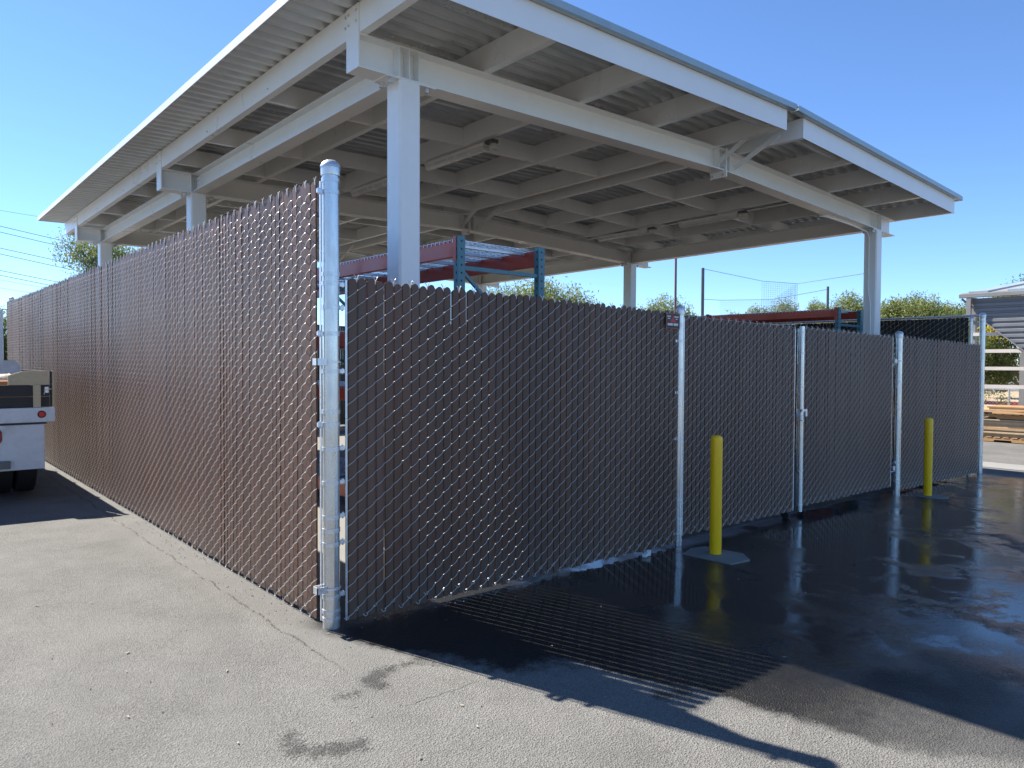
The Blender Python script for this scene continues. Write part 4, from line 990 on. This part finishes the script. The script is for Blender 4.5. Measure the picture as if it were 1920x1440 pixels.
for i, (za, zb2, r) in enumerate(((20.25, 20.0, .018), (18.33, 17.15, .035), (17.61, 16.4, .035), (15.65, 14.5, .035), (14.93, 13.7, .035), (12.91, 11.8, .035), (12.32, 11.2, .035), (11.74, 10.9, .02), (10.76, 10.1, .02))):
    a = Vector((10.1, 105.1, za)); b = Vector((19.1, 103.6, zb2-0.55)); d = b-a
    mb = MB(); P = [a+d*t+Vector((0, 0, 0.25*t*(t+0.0)*0.5)) for t in (-5, -3, -1.5, -.5, 0, .5, 1, 1.6, 2.4)]
    mb.tube(P, r, 6)
    tag(mb.build('power_line', 'cable', None, True), WL[i]+' of the power lines counted down in the left sky', 'power line', 'power lines')

# ------------------------------------------------------------------ shed on the right with pallets before it
sh = thing('shed', 'grey metal-sided open shed with gutter and cream girts at the right edge', 'shed', (22.5, 0, g(22.5, 0)))
SZ = -g(22.5, 0)
def yleft(z): return 3.13 if z > 3.35 else (3.13-(3.35-z)*0.95 if z > 3.0 else 2.80-(3.0-z)*1.16)
rows = []; z = 3.72; k = 0
while z > 0.95:
    zz0 = z-0.155; y_l0 = yleft(z); y_l1 = yleft(zz0); y_r = -6.0
    prof = [(0.0, z), (0.0, z-0.075), (0.035, z-0.095), (0.035, z-0.135), (0.0, z-0.155)]
    mb = MB(); vs = []
    for (dx, zz) in prof: vs += [(dx, yleft(zz), zz+SZ), (dx, y_r, zz+SZ)]
    fs = [(2*i, 2*i+1, 2*i+3, 2*i+2) for i in range(len(prof)-1)]; mb.add(vs, fs)
    n_ = len(prof); mb.add([(a+0.003, b, c) for a, b, c in vs], [f[::-1] for f in fs])
    if min(yleft(z), yleft(z-.155)) > y_r+0.3: mb.build('siding_rib', 'shed_grey', sh)
    z -= 0.155; k += 1
mb = MB(); mb.bar((-0.03, 2.83, 3.02+SZ), (-0.03, 0.2, 0.753+SZ), 0.03, 0.07, (1, 0, 0)); mb.build('raking_trim', 'shed_trim', sh)
for z in (2.66, 2.16, 1.65, 1.12): MB().box(0.06, 0.14, -6.0, 3.25, z-0.05+SZ, z+0.05+SZ).build('girt', 'shed_girt', sh)
for yy in (3.2, -5.9): MB().box(0.15, 0.35, yy-0.08, yy+0.08, -0.1, 3.75+SZ).build('post', 'shed_trim', sh)
for yy in (3.2, -6.0): MB().box(5.3, 5.5, yy-0.08, yy+0.08, -0.1, 4.3+SZ).build('post', 'shed_trim', sh)
MB().prism([(-0.06, 3.80+SZ), (5.8, 4.6+SZ), (5.8, 4.68+SZ), (-0.06, 3.88+SZ)], -6.3, 3.45).build('roof', 'shed_trim', sh)
for i in range(10):
    yy = 3.2-i*1.0; MB().prism([(-0.06, 3.881+SZ), (5.8, 4.681+SZ), (5.8, 4.72+SZ), (-0.06, 3.93+SZ)], yy-0.45, yy+0.05).build('roof_rib', 'trim_teal', sh)
MB().box(-0.17, -0.062, -6.3, 3.48, 3.74+SZ, 3.86+SZ).build('gutter', 'shed_trim', sh, False, 0.01)
mb = MB(); mb.box(-0.16, -0.06, 3.16, 3.28, 3.05+SZ, 3.74+SZ); mb.bar((-0.11, 3.2, 3.08+SZ), (-0.02, 2.95, 2.92+SZ), 0.1, 0.1); mb.build('downspout', 'shed_trim', sh)
mb = MB(); mb.bar((-0.1, 3.42, 3.72+SZ), (0.0, 3.1, 3.42+SZ), 0.05, 0.06); mb.build('eave_strut', 'shed_trim', sh)

def pallet_mesh():
    mb = MB(); Wp, Lp = 1.2, 1.25
    for k in range(3): mb.box(0.0+k*(Wp-0.04)/2, 0.04+k*(Wp-0.04)/2, 0, Lp, 0.018, 0.108)
    for k in range(7): y0 = k*(Lp-0.1)/6; mb.box(0, Wp, y0, y0+0.1, 0.1085, 0.127)
    for k in range(3): y0 = k*(Lp-0.1)/2; mb.box(0, Wp, y0, y0+0.1, 0.0, 0.0175)
    return mb
def pallet(loc, rz, label):
    t = thing('pallet', label, 'pallet', loc, rz, 'pallets in front of the shed')
    Wp, Lp = 1.25, 2.3
    for k in range(3):
        mb = MB(); xo = k*(Wp-0.05)/2; z0, z1 = 0.02, 0.13
        poly = [(0, z0), (0.35, z0), (0.37, z0+0.045), (0.70, z0+0.045), (0.72, z0), (1.5, z0), (1.52, z0+0.045), (1.9, z0+0.045), (1.92, z0), (Lp, z0), (Lp, z1), (0, z1)]
        mb.prism(poly, xo, xo+0.05, 'x'); mb.build('stringer', 'pallet', t)
    for k in range(12): y0 = k*(Lp-0.14)/11; MB().box(-0.01, Wp+0.01, y0, y0+0.13, 0.1305, 0.15).build('deck_board', 'lumber', t)
    return t
ORD = 'first second third fourth fifth sixth seventh eighth ninth tenth eleventh twelfth thirteenth'.split()
zc_ = g(20.3, 1)
pallet((20.25, 0.0, zc_), 0.0, 'lowest pale pallet on the pavement under the timber pile'); 
zz = zc_+0.152; rs = np.random.RandomState(4)
for k in range(13):
    th = rs.uniform(0.018, 0.045); mb = MB(); mb.box(0, 1.25+rs.uniform(-.03, .03), -1.0, 2.55+rs.uniform(-.1, .15), 0, th)
    o = mb.build('timber_sheet', 'lumber' if rs.rand() < .6 else 'pallet', None, False, 0.003); o.location = (20.25+rs.uniform(-.03, .03), 0, zz); o.rotation_euler = (0, 0, rs.uniform(-.012, .012))
    tag(o, ORD[k]+' timber sheet counted up from the lowest pallet in the pile', 'timber', 'timber sheets in the pile'); zz += th+0.001
pallet((20.25, 0.35, zz), 0.01, 'reddish pallet in the upper part of the timber pile'); zz += 0.152
for k in range(5):
    th = rs.uniform(0.02, 0.05); mb = MB(); mb.box(0, 1.1+rs.uniform(-.03, .03), -1.0, 2.5+rs.uniform(-.6, .1), 0, th)
    o = mb.build('plank', 'lumber' if k % 2 else 'pallet', None, False, 0.003); o.location = (20.22+rs.uniform(-.06, .06), 0, zz); o.rotation_euler = (0, 0, rs.uniform(-.03, .03))
    tag(o, ORD[k]+' plank counted up from the reddish pallet on the timber pile', 'plank', 'planks on top of the pile'); zz += th+0.001

# far wire fence, red kerb, pale wall
ff = thing('wire_fence', 'low galvanized wire fence beyond the shed with a thin top rail', 'fence', (28.0, 0, g(28, 0)))
MB().tube([(0, -12, 1.33), (0, 9, 1.33)], 0.02, 8).build('top_rail', 'galv', ff, True)
for yy in (-11.4, -8.4, -5.4, -2.4, 0.6, 3.62, 6.6): MB().tube([(0, yy, -0.1), (0, yy, 1.34)], 0.035, 10).build('post', 'galv', ff, True)
mb = MB()
yy = -12.0
while yy < 9:
    mb.bar((0.0, yy, 0.02), (0.0, min(yy+1.3, 9), 0.02+min(1.3, 9-yy)), 0.004, 0.004, (1, 0, 0)); mb.bar((0.003, yy+1.3 if yy+1.3 < 9 else 9, 0.02), (0.003, yy, 1.32), 0.004, 0.004, (1, 0, 0)); yy += 0.11
mb.build('wire_mesh', 'wire', ff)
kb = MB().box(45.3, 45.7, -40, 40, -1.0, g(45, 5)+0.16).build('kerb', 'red_paint'); tag(kb, 'red painted kerb line across the far field', 'kerb')
kb2 = MB().box(45.75, 48, -40, 40, -1.0, g(45, 5)+0.05).build('far_pavement', 'concrete'); struct(kb2)
fb = thing('far_building', 'long pale low building far behind the field at right', 'building', (75, 4, g(75, 4)))
MB().box(0, 4, -30, 6, -0.2, 2.3).build('wall', 'pale_wall', fb); MB().box(-0.4, 4.4, -30.4, 6.4, 2.3, 2.5).build('roof', 'shed_trim', fb)
for k in range(8): MB().box(-0.02, -0.001, -26+k*3.8, -24.4+k*3.8, 0.9, 1.8).build('window', 'hole', fb)

# ------------------------------------------------------------------ small litter on the asphalt
rs = np.random.RandomState(9)
lt = MB(); mb = MB(); mb.box(-0.05, 0.05, -0.02, 0.02, 0, 0.03); mb.box(0.02, 0.06, -0.03, 0.0, 0.0, 0.05)
o = mb.build('plastic_scrap', 'sign_white', None, False, 0.004); o.location = (3.10, -0.10, g(3.1, 0)+0.002); o.rotation_euler = (0, 0, 0.35); tag(o, 'white plastic scrap at the foot of the front fence by the slim post', 'scrap')
for k in range(130):
    if k < 95: x, y = rs.uniform(-2.4, 1.0), rs.uniform(-3.2, 3.5)
    else: x, y = rs.uniform(1, 7), rs.uniform(-3.2, -0.3)
    if x > -0.1 and y > -0.05: continue
    L = rs.uniform(0.004, 0.018)*(1.0 if k % 9 else 1.5); W_ = L*rs.uniform(0.12, 0.5); a = rs.uniform(0, 6.28); z = g(x, y)+0.004
    ca, sa = math.cos(a), math.sin(a)
    q = [(-L, 0, 0), (0, -W_, 0.002), (L, 0, 0.004), (0, W_, 0.006)]
    lt.add([(x+ca*p[0]-sa*p[1], y+sa*p[0]+ca*p[1], z+p[2]) for p in q], [(0, 1, 2, 3)])
gr_ = MB()
for k in range(420):
    if k < 230: x, y = -0.05-abs(rs.normal(0, 0.10)), rs.uniform(-0.1, 9.0)
    elif k < 330: x, y = rs.uniform(0.1, 3.6), -0.02-abs(rs.normal(0, 0.08))
    else: x, y = rs.uniform(-2.2, 1.4), rs.uniform(-3.0, 1.0)
    if x > -0.06 and y > -0.02: continue
    q = rs.uniform(0.002, 0.0065); z = g(x, y)+q*0.6; a = rs.uniform(0, 3)
    ca, sa = q*math.cos(a), q*math.sin(a)
    gr_.add([(x+ca, y+sa, z), (x-sa, y+ca*1.2, z), (x-ca, y-sa, z), (x+sa, y-ca*0.8, z), (x, y, z+q*0.8), (x, y, z-q*0.8)], [(0,1,4),(1,2,4),(2,3,4),(3,0,4),(1,0,5),(2,1,5),(3,2,5),(0,3,5)])
o = gr_.build('grit', 'gutter_concrete'); o['kind'] = 'stuff'; tag(o, 'fine grit gathered along the foot of the fences', 'grit')
o = lt.build('leaf_litter', 'litter'); o['kind'] = 'stuff'; tag(o, 'tiny dry leaves and chips scattered over the asphalt', 'litter')
